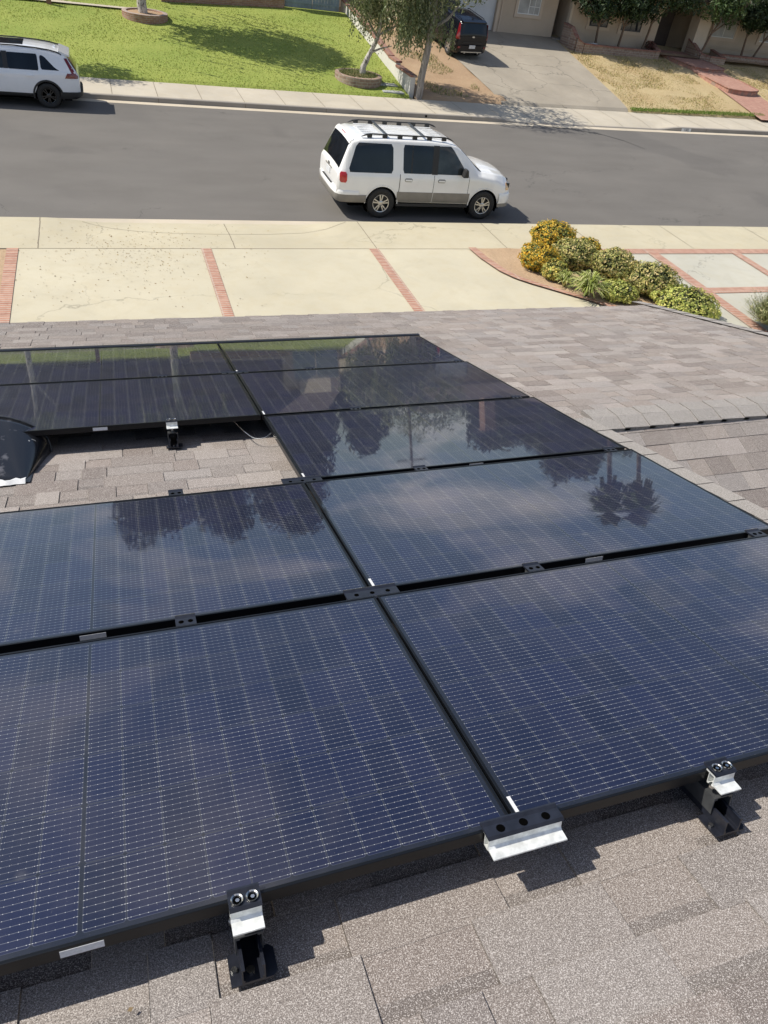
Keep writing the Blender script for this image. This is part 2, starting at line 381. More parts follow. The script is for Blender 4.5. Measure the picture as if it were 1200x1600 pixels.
b.grid([[(x_, y_, (zfar(y_) - .15 if y_ > 32.4 else 0) - .05) for x_ in xsg] for y_ in ys]); tag(b.build('ground', M['ground'], normals=False), kind='structure')
sheet('road', M['asphalt'], -70, 90, 18.2, lambda x_: ykerb(x_) + .02, lambda x_, y_: 0, 2, 60)
# a dark tar line that crosses the far lane
b = MB(); pts = [atz(px_, py_, .005) for px_, py_ in ((820, 193), (860, 198), (900, 203), (940, 210), (975, 220), (1008, 233))]
for p, q in zip(pts, pts[1:]):
    w_ = Vector((0, .05, 0)); b.face([p - w_, q - w_, q + w_, p + w_])
tag(b.build('tar_line', M['dark_line'], normals=False), kind='structure')
# near side: walk, dip at the drive entrance, gutter
kn = (H - KE) / H
def hnear(x_, y_):
    a = min(max((x_ + 1.5) / 1.3, 0), 1) * min(max((5.75 - x_) / 1.3, 0), 1); a = a * a * (3 - 2 * a)
    f = min(max((y_ - 17.25) / .95, 0), 1)
    return KE - a * f * (KE - .02)
sheet('sidewalk', M['concrete_walk'], -40, 50, 16.53, 18.33, lambda x_, y_: hnear(x_, y_), 14, 360)
b = MB(); P1, P0 = [], []
for i in range(361):
    x_ = -40 + .25 * i; P1.append((x_, 18.33, hnear(x_, 18.33))); P0.append((x_, 18.35, -.02))
b.grid([P1, P0]); tag(b.build('kerb_face', M['kerb'], normals=False), kind='structure')
sheet('gutter', M['gutter'], -40, 50, 18.35, 18.62, lambda x_, y_: .004 + (18.62 - y_) * .0, 1, 10)
b = MB()
for x_ in (-1.62, 2.55, 6.0, 9.6, 12.4, 15.6, 18.8, -5.2):
    for k in range(8):
        ya, yb = 16.55 + k * .222, 16.55 + (k + 1) * .222; jx = (noise.noise((x_, k, 0)) * .01)
        b.face([(x_ - .009 + jx, ya, hnear(x_, ya) + .004), (x_ + .009 + jx, ya, hnear(x_, ya) + .004), (x_ + .009 + jx, yb, hnear(x_, yb) + .004), (x_ - .009 + jx, yb, hnear(x_, yb) + .004)])
lip = [atz(px_, py_, KE) for px_, py_ in ((128, 342), (150, 347), (175, 353), (215, 359), (270, 363), (340, 365), (420, 365), (475, 362), (510, 356), (540, 347))]  # shading break around the dip, painted as a thin dark strip
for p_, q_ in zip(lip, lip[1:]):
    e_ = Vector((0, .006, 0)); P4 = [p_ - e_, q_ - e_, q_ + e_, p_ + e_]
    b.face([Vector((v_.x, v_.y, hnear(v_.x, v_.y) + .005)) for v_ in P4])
b.face([(-40, 16.52, KE + .003), (50, 16.52, KE + .003), (50, 16.54, KE + .003), (-40, 16.54, KE + .003)])
tag(b.build('pavement_line', M['joint'], normals=False), kind='structure')  # walk joints together with the painted shade strip of the dip
sheet('driveway', M['concrete_near'], -2.0, lambda y_: 12.3, 7.0, 16.52, lambda x_, y_: KE, 4, 4)
sheet('parking_pad', M['concrete_right'], 12.15, 30, 7.0, 16.19, lambda x_, y_: KE, 4, 4)
def curve_x(y_):                            # brick edged curve of the planting bed
    pts = [(16.49, 8.47), (15.9, 8.52), (15.12, 8.70), (14.7, 8.92), (14.39, 9.21), (13.9, 9.75), (13.5, 10.2), (13.0, 10.7), (12, 11.5), (7, 12.1)]
    for (ya, xa), (yb, xb) in zip(pts, pts[1:]):
        if y_ >= yb: return xa + (xb - xa) * (ya - y_) / (ya - yb)
    return pts[-1][1]
sheet('planting_bed', M['dirt_bed'], lambda y_: curve_x(y_) + .2, 12.3, 7.0, 16.515, lambda x_, y_: KE + .024 + .015 * noise.noise((x_ * 3, y_ * 3, 0)), 60, 24)
sheet('dirt_strip', M['dirt_bed'], -12, -2.22, 7.0, 16.52, lambda x_, y_: KE - .01, 4, 4)
def band(xl, xr, y0, y1, mat, ny=4, nx=2): return sheet('brick_band', mat, xl, xr, y0, y1, lambda x_, y_: KE + .013, ny, nx)
for a, c in ((-2.217, -1.99), (1.775, 2.0), (5.783, 6.03)): band(a, c, 7, 16.52, M['brick_y'])
sheet('brick_band', M['brick_y'], lambda y_: curve_x(y_) - .02, lambda y_: curve_x(y_) + .20, 9.0, 16.52, lambda x_, y_: KE + .044, 60, 1)
band(12.15, 30, 16.19, 16.52, M['brick_x']); band(12.15, 30, 13.72, 14.03, M['brick_x'])
for a, c in ((13.77, 14.12), (16.68, 16.98)): sheet('brick_band', M['brick_y'], a, c, 7, 16.52, lambda x_, y_: KE + .017, 4, 2)
# far side kerb, gutter and walk (drive entrance dips between x=15.5 and 24.8)
def hfar(x_):
    a = min(max((x_ - 15.2) / 1.6, 0), 1) * min(max((25.2 - x_) / 1.3, 0), 1); return .15 - .12 * a * a * (3 - 2 * a)
xs = [-40 + .4 * i for i in range(251)]
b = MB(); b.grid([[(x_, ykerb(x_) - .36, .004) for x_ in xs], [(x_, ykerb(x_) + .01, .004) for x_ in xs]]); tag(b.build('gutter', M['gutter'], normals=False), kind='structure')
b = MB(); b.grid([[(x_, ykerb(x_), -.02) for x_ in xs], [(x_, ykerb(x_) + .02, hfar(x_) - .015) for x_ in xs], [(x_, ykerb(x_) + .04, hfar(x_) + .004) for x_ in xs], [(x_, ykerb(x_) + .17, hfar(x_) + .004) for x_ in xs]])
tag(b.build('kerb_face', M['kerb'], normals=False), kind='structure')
b = MB(); b.grid([[(x_, ykerb(x_) + .16, hfar(x_) + .001) for x_ in xs], [(x_, ykerb(x_) + 1.1, .15 - (.15 - hfar(x_)) * .25) for x_ in xs], [(x_, ykerb(x_) + 2.42, .152 + .005) for x_ in xs]])
tag(b.build('sidewalk', M['concrete_far'], normals=False), kind='structure')
b = MB()
for k in range(-8, 24):
    x_ = k * 1.55 + .4; yk = ykerb(x_)
    for (ya, za), (yb, zb) in (((yk + .17, hfar(x_) + .006), (yk + 1.1, .157 - (.15 - hfar(x_)) * .25)), ((yk + 1.1, .157 - (.15 - hfar(x_)) * .25), (yk + 2.42, .161))):
        b.face([(x_ - .01, ya, za), (x_ + .01, ya, za), (x_ + .01, yb, zb), (x_ - .01, yb, zb)])
    if k % 2: b.face([(x_ - .012, yk - .003, 0), (x_ + .012, yk - .003, 0), (x_ + .012, yk + .017, hfar(x_) - .015), (x_ - .012, yk + .017, hfar(x_) - .015)])
tag(b.build('pavement_line', M['joint'], normals=False), kind='structure')
zt = lambda x_, y_: zfar(y_) + .012
ysw = lambda x_: ykerb(x_) + 2.40
sheet('lawn', M['lawn'], -40, 12.52, ysw, 43.6, lambda x_, y_: zfar(y_) + .02 + .03 * noise.noise((x_ * .6, y_ * .6, 1)), 30, 80)
sheet('dirt_yard', M['dirt'], 12.75, 17.3, ysw, 43.6, lambda x_, y_: zfar(y_) + .02 + (.03 + .05 * noise.noise((x_ * .9, y_ * .9, 3))) * min(1, max(0, y_ - 32.6)), 30, 14)
sheet('asphalt_driveway', M['old_asphalt'], lambda y_: 16.95 - .055 * (y_ - 33), lambda y_: 23.85 + .075 * (y_ - 33), lambda x_: ykerb(x_) + 2.405, 43.6, lambda x_, y_: zfar(y_) + .02 + .055 * min(1, max(0, y_ - 33)), 40, 14)
sheet('dry_yard', M['dry_grass'], 23.6, 60, ysw, 43.6, lambda x_, y_: zfar(y_) + .02 + (.015 + .05 * noise.noise((x_ * .7, y_ * .7, 5))) * min(1, max(0, y_ - 32.9)), 30, 80)

# ------------------------------------------------------------------ the near house: roofs, walls
house = empty('house', (2.5, 3.0, 0), label='the near house whose grey brown shingle roof carries the solar panels', cat='house')
HB = Vector((2.5, 3.0, 0))
TONES = [(0.258, 0.219, 0.191), (0.28, 0.247, 0.223), (0.241, 0.203, 0.178), (0.305, 0.266, 0.242), (0.237, 0.207, 0.186), (0.274, 0.229, 0.197), (0.266, 0.24, 0.224), (0.315, 0.278, 0.25), (0.201, 0.171, 0.155), (0.182, 0.148, 0.129), (0.209, 0.176, 0.154), (0.24, 0.197, 0.171)]
def shingles(name, org, ax, ay, an, u0, u1, v0, v1, expo, phase, seed, toned=None, parent=None, lift=.007, cut=None, neat=False):
    """laminated shingle courses; v grows downhill, butt edges face +v"""
    rnd = random.Random(seed); b = MB().usecol()
    P = lambda u, v, n: org + ax * u + ay * v + an * n
    k0 = math.floor((v0 - phase) / expo); k = k0
    while phase + k * expo < v1:
        va = max(phase + k * expo, v0); vb = min(va + expo, v1); k += 1
        u = u0 - rnd.random() * .3; tooth = rnd.random() < .5 or neat
        while u < u1:
            w = rnd.choice((.12, .15, .18, .21, .25, .33)) * rnd.uniform(.9, 1.15); ub = min(u + w, u1); ua = max(u, u0)
            if ub > ua + .005:
                c = rnd.choice(TONES); f = rnd.uniform(.89, 1.12)
                if toned: f *= toned(ua, va)
                c = tuple(x * f for x in c)
                if not cut or cut((ua + ub) / 2, (va + vb) / 2):
                    h = lift + (rnd.uniform(0, .003) if neat else .005 if tooth else 0); g_ = .0015
                    j = 0 if neat else rnd.uniform(-.002, .002); ya, yb = va + j, vb + j
                    if tooth:
                        a1, a2, a3, a4 = P(ua + g_, ya - .004, h - .004), P(ub - g_, ya - .004, h - .004), P(ub - g_, yb, h), P(ua + g_, yb, h)
                        b.face((a1, a2, a3, a4), c)
                        for p, q in ((a1, a4), (a2, a3), (a4, a3)):
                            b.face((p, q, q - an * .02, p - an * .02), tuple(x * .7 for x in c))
                    else:
                        # printed dark band of granules under the butt of the course above
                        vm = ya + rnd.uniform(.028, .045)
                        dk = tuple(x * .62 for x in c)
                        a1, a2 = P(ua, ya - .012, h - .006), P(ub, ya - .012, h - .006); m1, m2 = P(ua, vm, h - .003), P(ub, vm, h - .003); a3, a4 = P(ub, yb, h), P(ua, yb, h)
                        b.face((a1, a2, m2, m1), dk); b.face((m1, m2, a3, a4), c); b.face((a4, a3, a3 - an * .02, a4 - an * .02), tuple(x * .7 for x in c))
            u += w; tooth = neat or not tooth
    return b.build(name, M['shingle'], parent, off=HB, normals=False)
OR = O + N * (ROOF - .01)
XR0, XR1 = 2.97, 7.03                        # rake of the upper roof, rake of the wing
VR = 3.116                                   # ridge of the wing, along the slope
def tone_a(u, v): return (.84 if (u < 2.34 - .02 * (v - 5) and v > 5.2) else 1) * (.93 if u < 2.0 else 1.0)
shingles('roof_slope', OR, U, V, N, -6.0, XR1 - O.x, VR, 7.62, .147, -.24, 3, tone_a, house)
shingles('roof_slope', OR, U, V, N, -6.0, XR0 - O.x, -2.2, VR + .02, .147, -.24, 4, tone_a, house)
# rear slope of the wing: falls towards the camera
RY = 3.53; RZ = (OR + V * VR).z
VC = Vector((0, -math.cos(TH), -math.sin(TH))); NC = Vector((0, -math.sin(TH), math.cos(TH)))
RO = Vector((0, (OR + V * VR).y, RZ))
shingles('roof_slope', RO, U, VC, NC, XR0 - .35, XR1, 0.0, 3.4, .150, -.03, 9, None, house, .015, None, True)
def caps(name, org, ax, ay, an, L, w, step, seed, fold=None, up=.012, parent=house):
    """overlapping cap pieces laid along ax; ay is the cross direction"""
    rnd = random.Random(seed); b = MB().usecol(); s_ = 0
    while s_ < L:
        fc_ = rnd.uniform(.97, 1.08); c = tuple(x * fc_ for x in (.28, .262, .24)); j = rnd.uniform(-.003, .003)
        e = s_ + step + .05
        for sgn in ((-1, 1) if fold else (1,)):
            y0 = 0 if fold else -w / 2; y1 = sgn * w if fold else w / 2
            dn = fold[0 if sgn < 0 else 1] if fold else Vector((0, 0, 0))
            q = lambda u, y, h: org + ax * u + (dn * abs(y) if fold else ay * y) + an * h
            lo, hi = up * .55, up + rnd.uniform(0, .002)
            a1, a2, a3, a4 = q(s_ + j, y0, hi), q(e + j, y0, lo), q(e + j, y1, lo + (.016 if fold else 0)), q(s_ + j, y1, hi + (.020 if fold else 0))
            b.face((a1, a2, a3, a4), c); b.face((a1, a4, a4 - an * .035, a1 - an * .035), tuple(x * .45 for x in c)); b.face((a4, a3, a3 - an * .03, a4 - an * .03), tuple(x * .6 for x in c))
        s_ += step
    return b.build(name, M['shingle'], parent, off=HB, normals=False)
caps('ridge_cap', RO + Vector((XR0 + .06, 0, .012)), U, V, Vector((0, 0, 1)), XR1 - XR0 - .05, .130, .215, 5, (V, VC), .013)
caps('rake_cap', OR + U * (XR0 - O.x - .02) + V * -2.2 + N * .016, V, U, N, VR + 2.1, .12, .24, 6, None, .008)
caps('rake_cap', OR + U * (XR1 - O.x - .05) + V * (VR - .02) + N * .012, V, U, N, 7.62 - VR, .15, .25, 8)
b = MB()
def eave_box(x0, x1, ya, yb, za, zb): b.box(x0, x1, ya, yb, za, zb)
E0 = OR + V * 7.62
b.box(-5.27, XR1 - .02, E0.y - .03, E0.y - .005, E0.z - .19, E0.z - .012)
b.build('fascia', M['white_trim'], house, off=HB)
b = MB(); b.box(-5.0, 6.7, -2.0, E0.y - .5, 0.0, 2.55); b.build('wall', M['stucco_light'], house, off=HB)
for x_, v0, v1 in ((XR0, -2.2, VR), (XR1 - .02, VR, 7.6)):
    b = MB(); p, q = OR + V * v0, OR + V * v1
    for xx_ in (x_ - .03,): b.prism([(p.y, p.z - .01), (q.y, q.z - .01), (q.y, q.z - .16), (p.y, p.z - .16)], xx_, xx_ + .025, 'x')
    b.build('rake_board', M['white_trim'], house, off=HB)
b = MB(); p, q = OR + V * -2.2, OR + V * VR
b.prism([(p.y, p.z - .03), (q.y, q.z - .03), (q.y, RZ - .1), (p.y, RZ - 1.75)], XR0 - .32, XR0 - .28, 'x'); b.build('gable_wall', M['stucco_light'], house, off=HB)

# ------------------------------------------------------------------ solar panels
def make_panel():
    t = empty('solar_panel', (0, 0, 0)); z1 = 0.0; z0 = -.032
    b = MB(); fw = .0085
    b.box(0, PW, 0, fw, z0, z1); b.box(0, PW, PD - fw, PD, z0, z1); b.box(0, fw, fw, PD - fw, z0, z1 - .0004); b.box(PW - fw, PW, fw, PD - fw, z0, z1 - .0004)
    o = b.build('frame', M['frame_metal'], t)
    mod = o.modifiers.new('bevel', 'BEVEL'); mod.width = .0014; mod.segments = 2
    b = MB(); b.box(fw - .001, PW - fw + .001, fw - .001, PD - fw + .001, -.008, -.0022); b.build('glass', M['solar_glass'], t)
    b = MB(); b.box(.905, .985, -.0012, 0, -.026, -.008)
    b.build('side_label', M['sticker'], t)
    b = MB(); b.box(.0115, .0205, .012, .078, -.0022, -.0012); b.build('corner_label', M['sticker'], t)
    return t
PL = []
spots = [(0, 0, 'dusty solar panel nearest the camera, cropped by the left edge of the photo'),
         (1, 0, 'near right solar panel, its lower frame running to the right edge of the photo'),
         (0, 1, 'second row solar panel whose upper edge borders the bare shingles'),
         (1, 1, 'solar panel in the second row mirroring the palm trees, right of the seam'),
         (1, 2, 'solar panel in the middle row standing alone, right of the bare shingles'),
         (0, 3, 'solar panel behind the black roof vent, above the bare shingles'),
         (1, 3, 'solar panel mirroring a pale wall and birch trunk, one row below the far row'),
         (0, 4, 'solar panel in the far row against the eave, left of the seam'),
         (1, 4, 'solar panel at the far right corner of the array next to the eave')]
proto = make_panel()
for i, (c, r_, lab) in enumerate(spots):
    p = proto if i == 0 else copy_tree(proto)
    u0 = .004 if c else -.004 - PW
    p.location = RP(u0, r_ * PITCH, -.003); p.rotation_euler = (-TH + .0105, 0, 0)
    tag(p, lab, 'solar panel', 'solar panels on the shingle roof'); PL.append(p)
# skirt along the far edge
b = MB(); vs_ = 4 * PITCH + PD + .022
sk = empty('array_skirt', RP(0, vs_, 0), RT, 'long black metal trim along the far edge of the solar array', 'trim')
b.prism([(0, .006), (.012, .012), (.05, .012), (.056, -.075), (.050, -.075), (.045, .004), (.014, .004), (.004, -.05), (0, -.05)], -3.8, PW + .02, 'x'); b.build('trim_profile', M['black_metal'], sk)
b = MB(); b.prism([(.004, .008), (.054, .014), (.060, -.08), (.004, -.05)], PW + .02, PW + .026, 'x'); b.build('end_cap', M['black_metal'], sk)

# ------------------------------------------------------------------ mounting hardware
def holes(t, xs_, y_, z_, r_=.0085):
    for x_ in xs_:
        b = MB(); b.lathe([(0, 0), (r_, 0), (r_, .0006)], Matrix.Translation((x_, y_, z_)), 14); b.build('bolt_hole', M['hole'], t)
def clamp_parts(t, w, far, front=False, nh=2):
    """clamp bridging the gap between two rows, local: x along the row, y downhill; the far panel edge is at y=+.03"""
    b = MB(); y0, y1 = (-.030, .012) if front else (-.034, .034)
    prof = [(y0, .0005), (y0 + .006, .0075), (y1 - .008, .0075), (y1, .0125), (y1 + .005, .0120), (y1 + .004, .003), (y1 - .012, .0015), (y0 + .008, .0010)] if front else \
           [(y0 - .004, .003), (y0 + .002, .0065), (y0 + .012, .003), (y1 - .014, .003), (y1 - .002, .0075), (y1 + .006, .0055), (y1 + .004, .0015), (y1 - .01, -.003), (y0 + .01, -.003), (y0 - .003, .0012)]
    b.prism(prof, -w / 2, w / 2, 'x'); o = b.build('top_plate', M['black_metal'], t)
    n_ = nh
    holes(t, [(-w / 2) + w * (k + .5) / n_ * .9 + w * .05 for k in range(n_)], (y0 + y1) / 2 - .001, .0079 if front else .0034, .0105 if front and nh == 3 else .0085)
def bracket_parts(t, w):
    """bright aluminium lower jaw with a sloping lip that sticks out uphill"""
    b = MB()
    prof = [(-.026, -.001), (-.026, -.022), (-.031, -.027), (-.056, -.030), (-.0565, -.033), (-.030, -.0315), (-.022, -.036), (-.006, -.036), (-.006, -.0335), (-.020, -.0335), (-.0225, -.024), (-.0225, -.001)]
    b.prism(prof, -w / 2, w / 2, 'x'); b.box(-w / 2, w / 2, -.0075, -.0055, -.0335, -.001)
    b.box(-w / 2 - .0008, -w / 2 + .002, -.026, .004, -.004, .0004)
    b.build('aluminium_jaw', M['aluminium'], t)
def foot_parts(t, bolts=True):
    b = MB()                                       # base plate with clipped corners
    z = ROOF + .012; b.prism([(-.046, -.088), (.040, -.088), (.050, -.078), (.050, -.028), (.040, -.018), (-.046, -.018)], z, z + .004, 'z'); b.build('base_plate', M['black_metal'], t)
    b = MB(); zc = ROOF + .016
    b.box(-.024, -.021, -.088, .10, zc, zc + .042); b.box(.021, .024, -.088, .10, zc, zc + .042); b.box(-.021, .021, -.088, .10, zc, zc + .003)
    b.box(-.021, -.017, -.088, .10, zc + .039, zc + .042); b.box(.017, .021, -.088, .10, zc + .039, zc + .042); b.box(-.021, -.018, -.088, .10, zc + .0035, zc + .010); b.box(.018, .021, -.088, .10, zc + .0035, zc + .010)
    o = b.build('channel', M['black_metal'], t)
    b = MB(); zt_ = zc + .042                       # upper U channel turned down over the first
    b.box(-.029, -.0262, -.040, .06, zt_ - .018, zt_ + .034); b.box(.0262, .029, -.040, .06, zt_ - .018, zt_ + .034); b.box(-.0262, .0262, -.040, .06, zt_ + .031, zt_ + .034)
    b.box(-.0262, -.018, -.040, .06, zt_ + .026, zt_ + .031); b.box(.018, .0262, -.040, .06, zt_ + .026, zt_ + .031)
    b.build('upper_channel', M['grey_metal'], t)
    def bolt(*ls):
        b = MB()
        for p_, T_, n_ in ls: b.lathe(p_, T_, n_)
        b.build('bolt', M['bolt_metal'], t)
    bolt(([(.005, zt_ + .034), (.005, -.034)], Matrix.Translation((0, -.012, 0)), 12)); bolt(([(0, -.032), (.009, -.032), (.009, -.040), (0, -.040)], Matrix.Translation((-.028, -.02, 0)), 6))
    bolt(([(0, z + .010), (.007, z + .010), (.007, z + .003)], Matrix.Translation((-.036, -.055, 0)), 6)); bolt(([(0, zc + .008), (.009, zc + .008), (.009, zc + .002)], Matrix.Translation((-.004, -.066, 0)), 10))
def make_foot(lab, u, v, grp='black roof mounts with bright jaws'):
    t = empty('roof_mount', RP(u, v), RT, lab, 'roof mount', grp)
    clamp_parts(t, .066, True, True, 2)
    for x_ in (-.0155, .0155):
        b = MB(); b.lathe([(.0095, .0084), (.0122, .0090), (.0128, .0130), (.0100, .0110)], Matrix.Translation((x_, -.010, 0)), 20)
        b.lathe([(0, .0098), (.0045, .0098), (.0045, .0084)], Matrix.Translation((x_ + .001, -.010, 0)), 6)
        b.build('bolt_ring', M['bolt_metal'], t)
    bracket_parts(t, .064); foot_parts(t); return t
make_foot('black roof mount with bright jaw under the left near panel, two bolt rings on top', -.630, 0)
make_foot('black roof mount with bright jaw near the right edge of the photo, angled open channel', .585, 0)
mt = make_foot('small roof mount with bright square clip under the panel behind the vent', -.541, 3 * PITCH)
def splice(lab, v, front=False):
    t = empty('splice_plate', RP(-.004 if not front else .012, v), RT, lab, 'splice plate', 'black splice plates with three holes')
    clamp_parts(t, .196, True, front, 3)
    if front:
        bracket_parts(t, .190)
        b = MB(); b.box(-.060, .050, -.0545, -.030, -.0306, -.0296); 
        for v_ in b.bm.verts: pass
        b.bm.free()
    else:
        b = MB(); b.box(-.09, .09, -.02, .02, -.045, -.004); b.build('lower_bar', M['grey_metal'], t)
    return t
gapv = lambda r_: r_ * PITCH - (PITCH - PD) / 2
splice('near splice plate with a long bright lip below the seam of the two nearest panels', 0, True)
for r_, lab in ((1, 'splice plate on the seam between the first and second rows'), (2, 'splice plate at the upper left of the middle panel, beside the bare shingles'), (4, 'splice plate where the four farthest panels meet')): splice(lab, gapv(r_))
splice('splice plate on the far trim of the array', 5 * PITCH - .025)
def clamp(u, v, lab):
    t = empty('panel_clamp', RP(u, v), RT, lab, 'clamp', 'small black clamps between panel rows')
    clamp_parts(t, .066, True, False, 2)
    b = MB(); b.box(-.028, .028, -.018, .018, -.05, -.0035); b.build('lower_bar', M['grey_metal'], t); return t
for u, r_, lab in ((-.652, 1, 'clamp between the first two rows, left of the seam'), (.655, 1, 'clamp between the first two rows, right of the seam'), (1.752, 1, 'clamp between the first two rows at the right edge of the photo'),
                   (-.600, 2, 'clamp on the upper edge of the left panel beside the bare shingles'), (.620, 2, 'clamp on the lower edge of the middle row panel'), (1.77, 2, 'clamp at the lower right corner of the middle row panel'),
                   (.602, 3, 'clamp on the upper edge of the middle row panel, towards its left'), (1.772, 3, 'clamp at the upper right corner of the middle row panel'),
                   (-.528, 4, 'clamp between the two farthest rows, left of the seam'), (.572, 4, 'clamp between the two farthest rows, right of the seam'), (1.83, 4, 'clamp between the two farthest rows at the array right edge'),
                   (-.68, 5, 'clamp on the far trim left of the splice plate'), (.572, 5, 'clamp on the far trim right of the splice plate'), (1.80, 5, 'clamp on the far trim by its right end')):
    clamp(u, gapv(r_) if r_ < 5 else 5 * PITCH - .025, lab)
# trim that closes the gap under each row seam where there is no panel
def cable(name, pts, r_, lab, m):
    b = MB(); P_ = [Vector(p) for p in pts]; q = []
    for i in range(len(P_) - 1):
        p0, p1, p2, p3 = P_[max(i - 1, 0)], P_[i], P_[i + 1], P_[min(i + 2, len(P_) - 1)]
        for k in range(8):
            s_ = k / 8; q.append(.5 * ((2 * p1) + (p2 - p0) * s_ + (2 * p0 - 5 * p1 + 4 * p2 - p3) * s_ ** 2 + (3 * p1 - p0 - 3 * p2 + p3) * s_ ** 3))
    q.append(P_[-1]); b.tube([RP(*p) for p in q], r_, 8); return tag(b.build(name, m, smooth=True), lab, 'cable')
cable('cable', [(-.16, 3.36, -.06), (-.115, 3.20, -.085), (-.07, 3.12, -.10), (-.01, 3.10, -.09), (.05, 3.13, -.06)], .0028, 'thin grey cable loop hanging under the panels beside the bare shingles', M['bolt_metal'])

# ------------------------------------------------------------------ black scoop vent
vt = empty('roof_vent', RP(-1.80, 2.97, ROOF), RT, 'black painted metal scoop vent smeared with white sealant at its base', 'roof vent')
t = NT('vent_paint'); n = t.noise(9, 5, .6); st = t.noise(14, 3, .6)
col = t.mix(t.mapr(n, .62, .70), (.014, .015, .018), (.10, .10, .11)); col = t.mix(t.mapr(st, .70, .74), col, (.5, .5, .5))
ventm = t.P(Base_Color=col, Roughness=.22, Coat_Weight=.4)
b = MB(); rows = []
for i in range(13):
    s_ = i / 12; row = []
    hw = .475 + .10 * s_; hh = .012 + .235 * s_ ** .85; yy_ = -.10 + .46 * s_
    for k in range(33):
        a = math.pi * k / 32; cx_ = math.cos(a); sx_ = math.sin(a)
        row.append((-hw * math.copysign(abs(cx_) ** .8, cx_), yy_ + .05 * sx_ * s_, hh * sx_ ** .75 if sx_ > 0 else 0))
    rows.append(row)
b.grid(rows); o = b.build('hood', ventm, vt, smooth=True); md = o.modifiers.new('solid', 'SOLIDIFY'); md.thickness = .004
b = MB(); b.tube(rows[-1], .0055, 8); b.build('hood_rim', M['grey_metal'], vt, smooth=True)
b = MB(); rr = random.Random(5); top = []; bot = []
for i in range(41):
    x_ = -.50 + .98 * i / 40; top.append((x_, -.112 + .022 * rr.random() ** 2 + (.035 * rr.random() if i > 33 else 0), .020)); bot.append((x_, -.126 - .010 * rr.random(), .006))
b.grid([bot, [(p[0], (p[1] + q[1]) / 2, .024) for p, q in zip(top, bot)], top]); b.build('sealant', M['sticker'], vt, smooth=True)
b = MB(); b.prism([(-.5, -.11), (.5, -.11), (.52, .40), (-.52, .40)], .004, .0065, 'z'); 
b.build('flashing', M['black_metal'], vt)

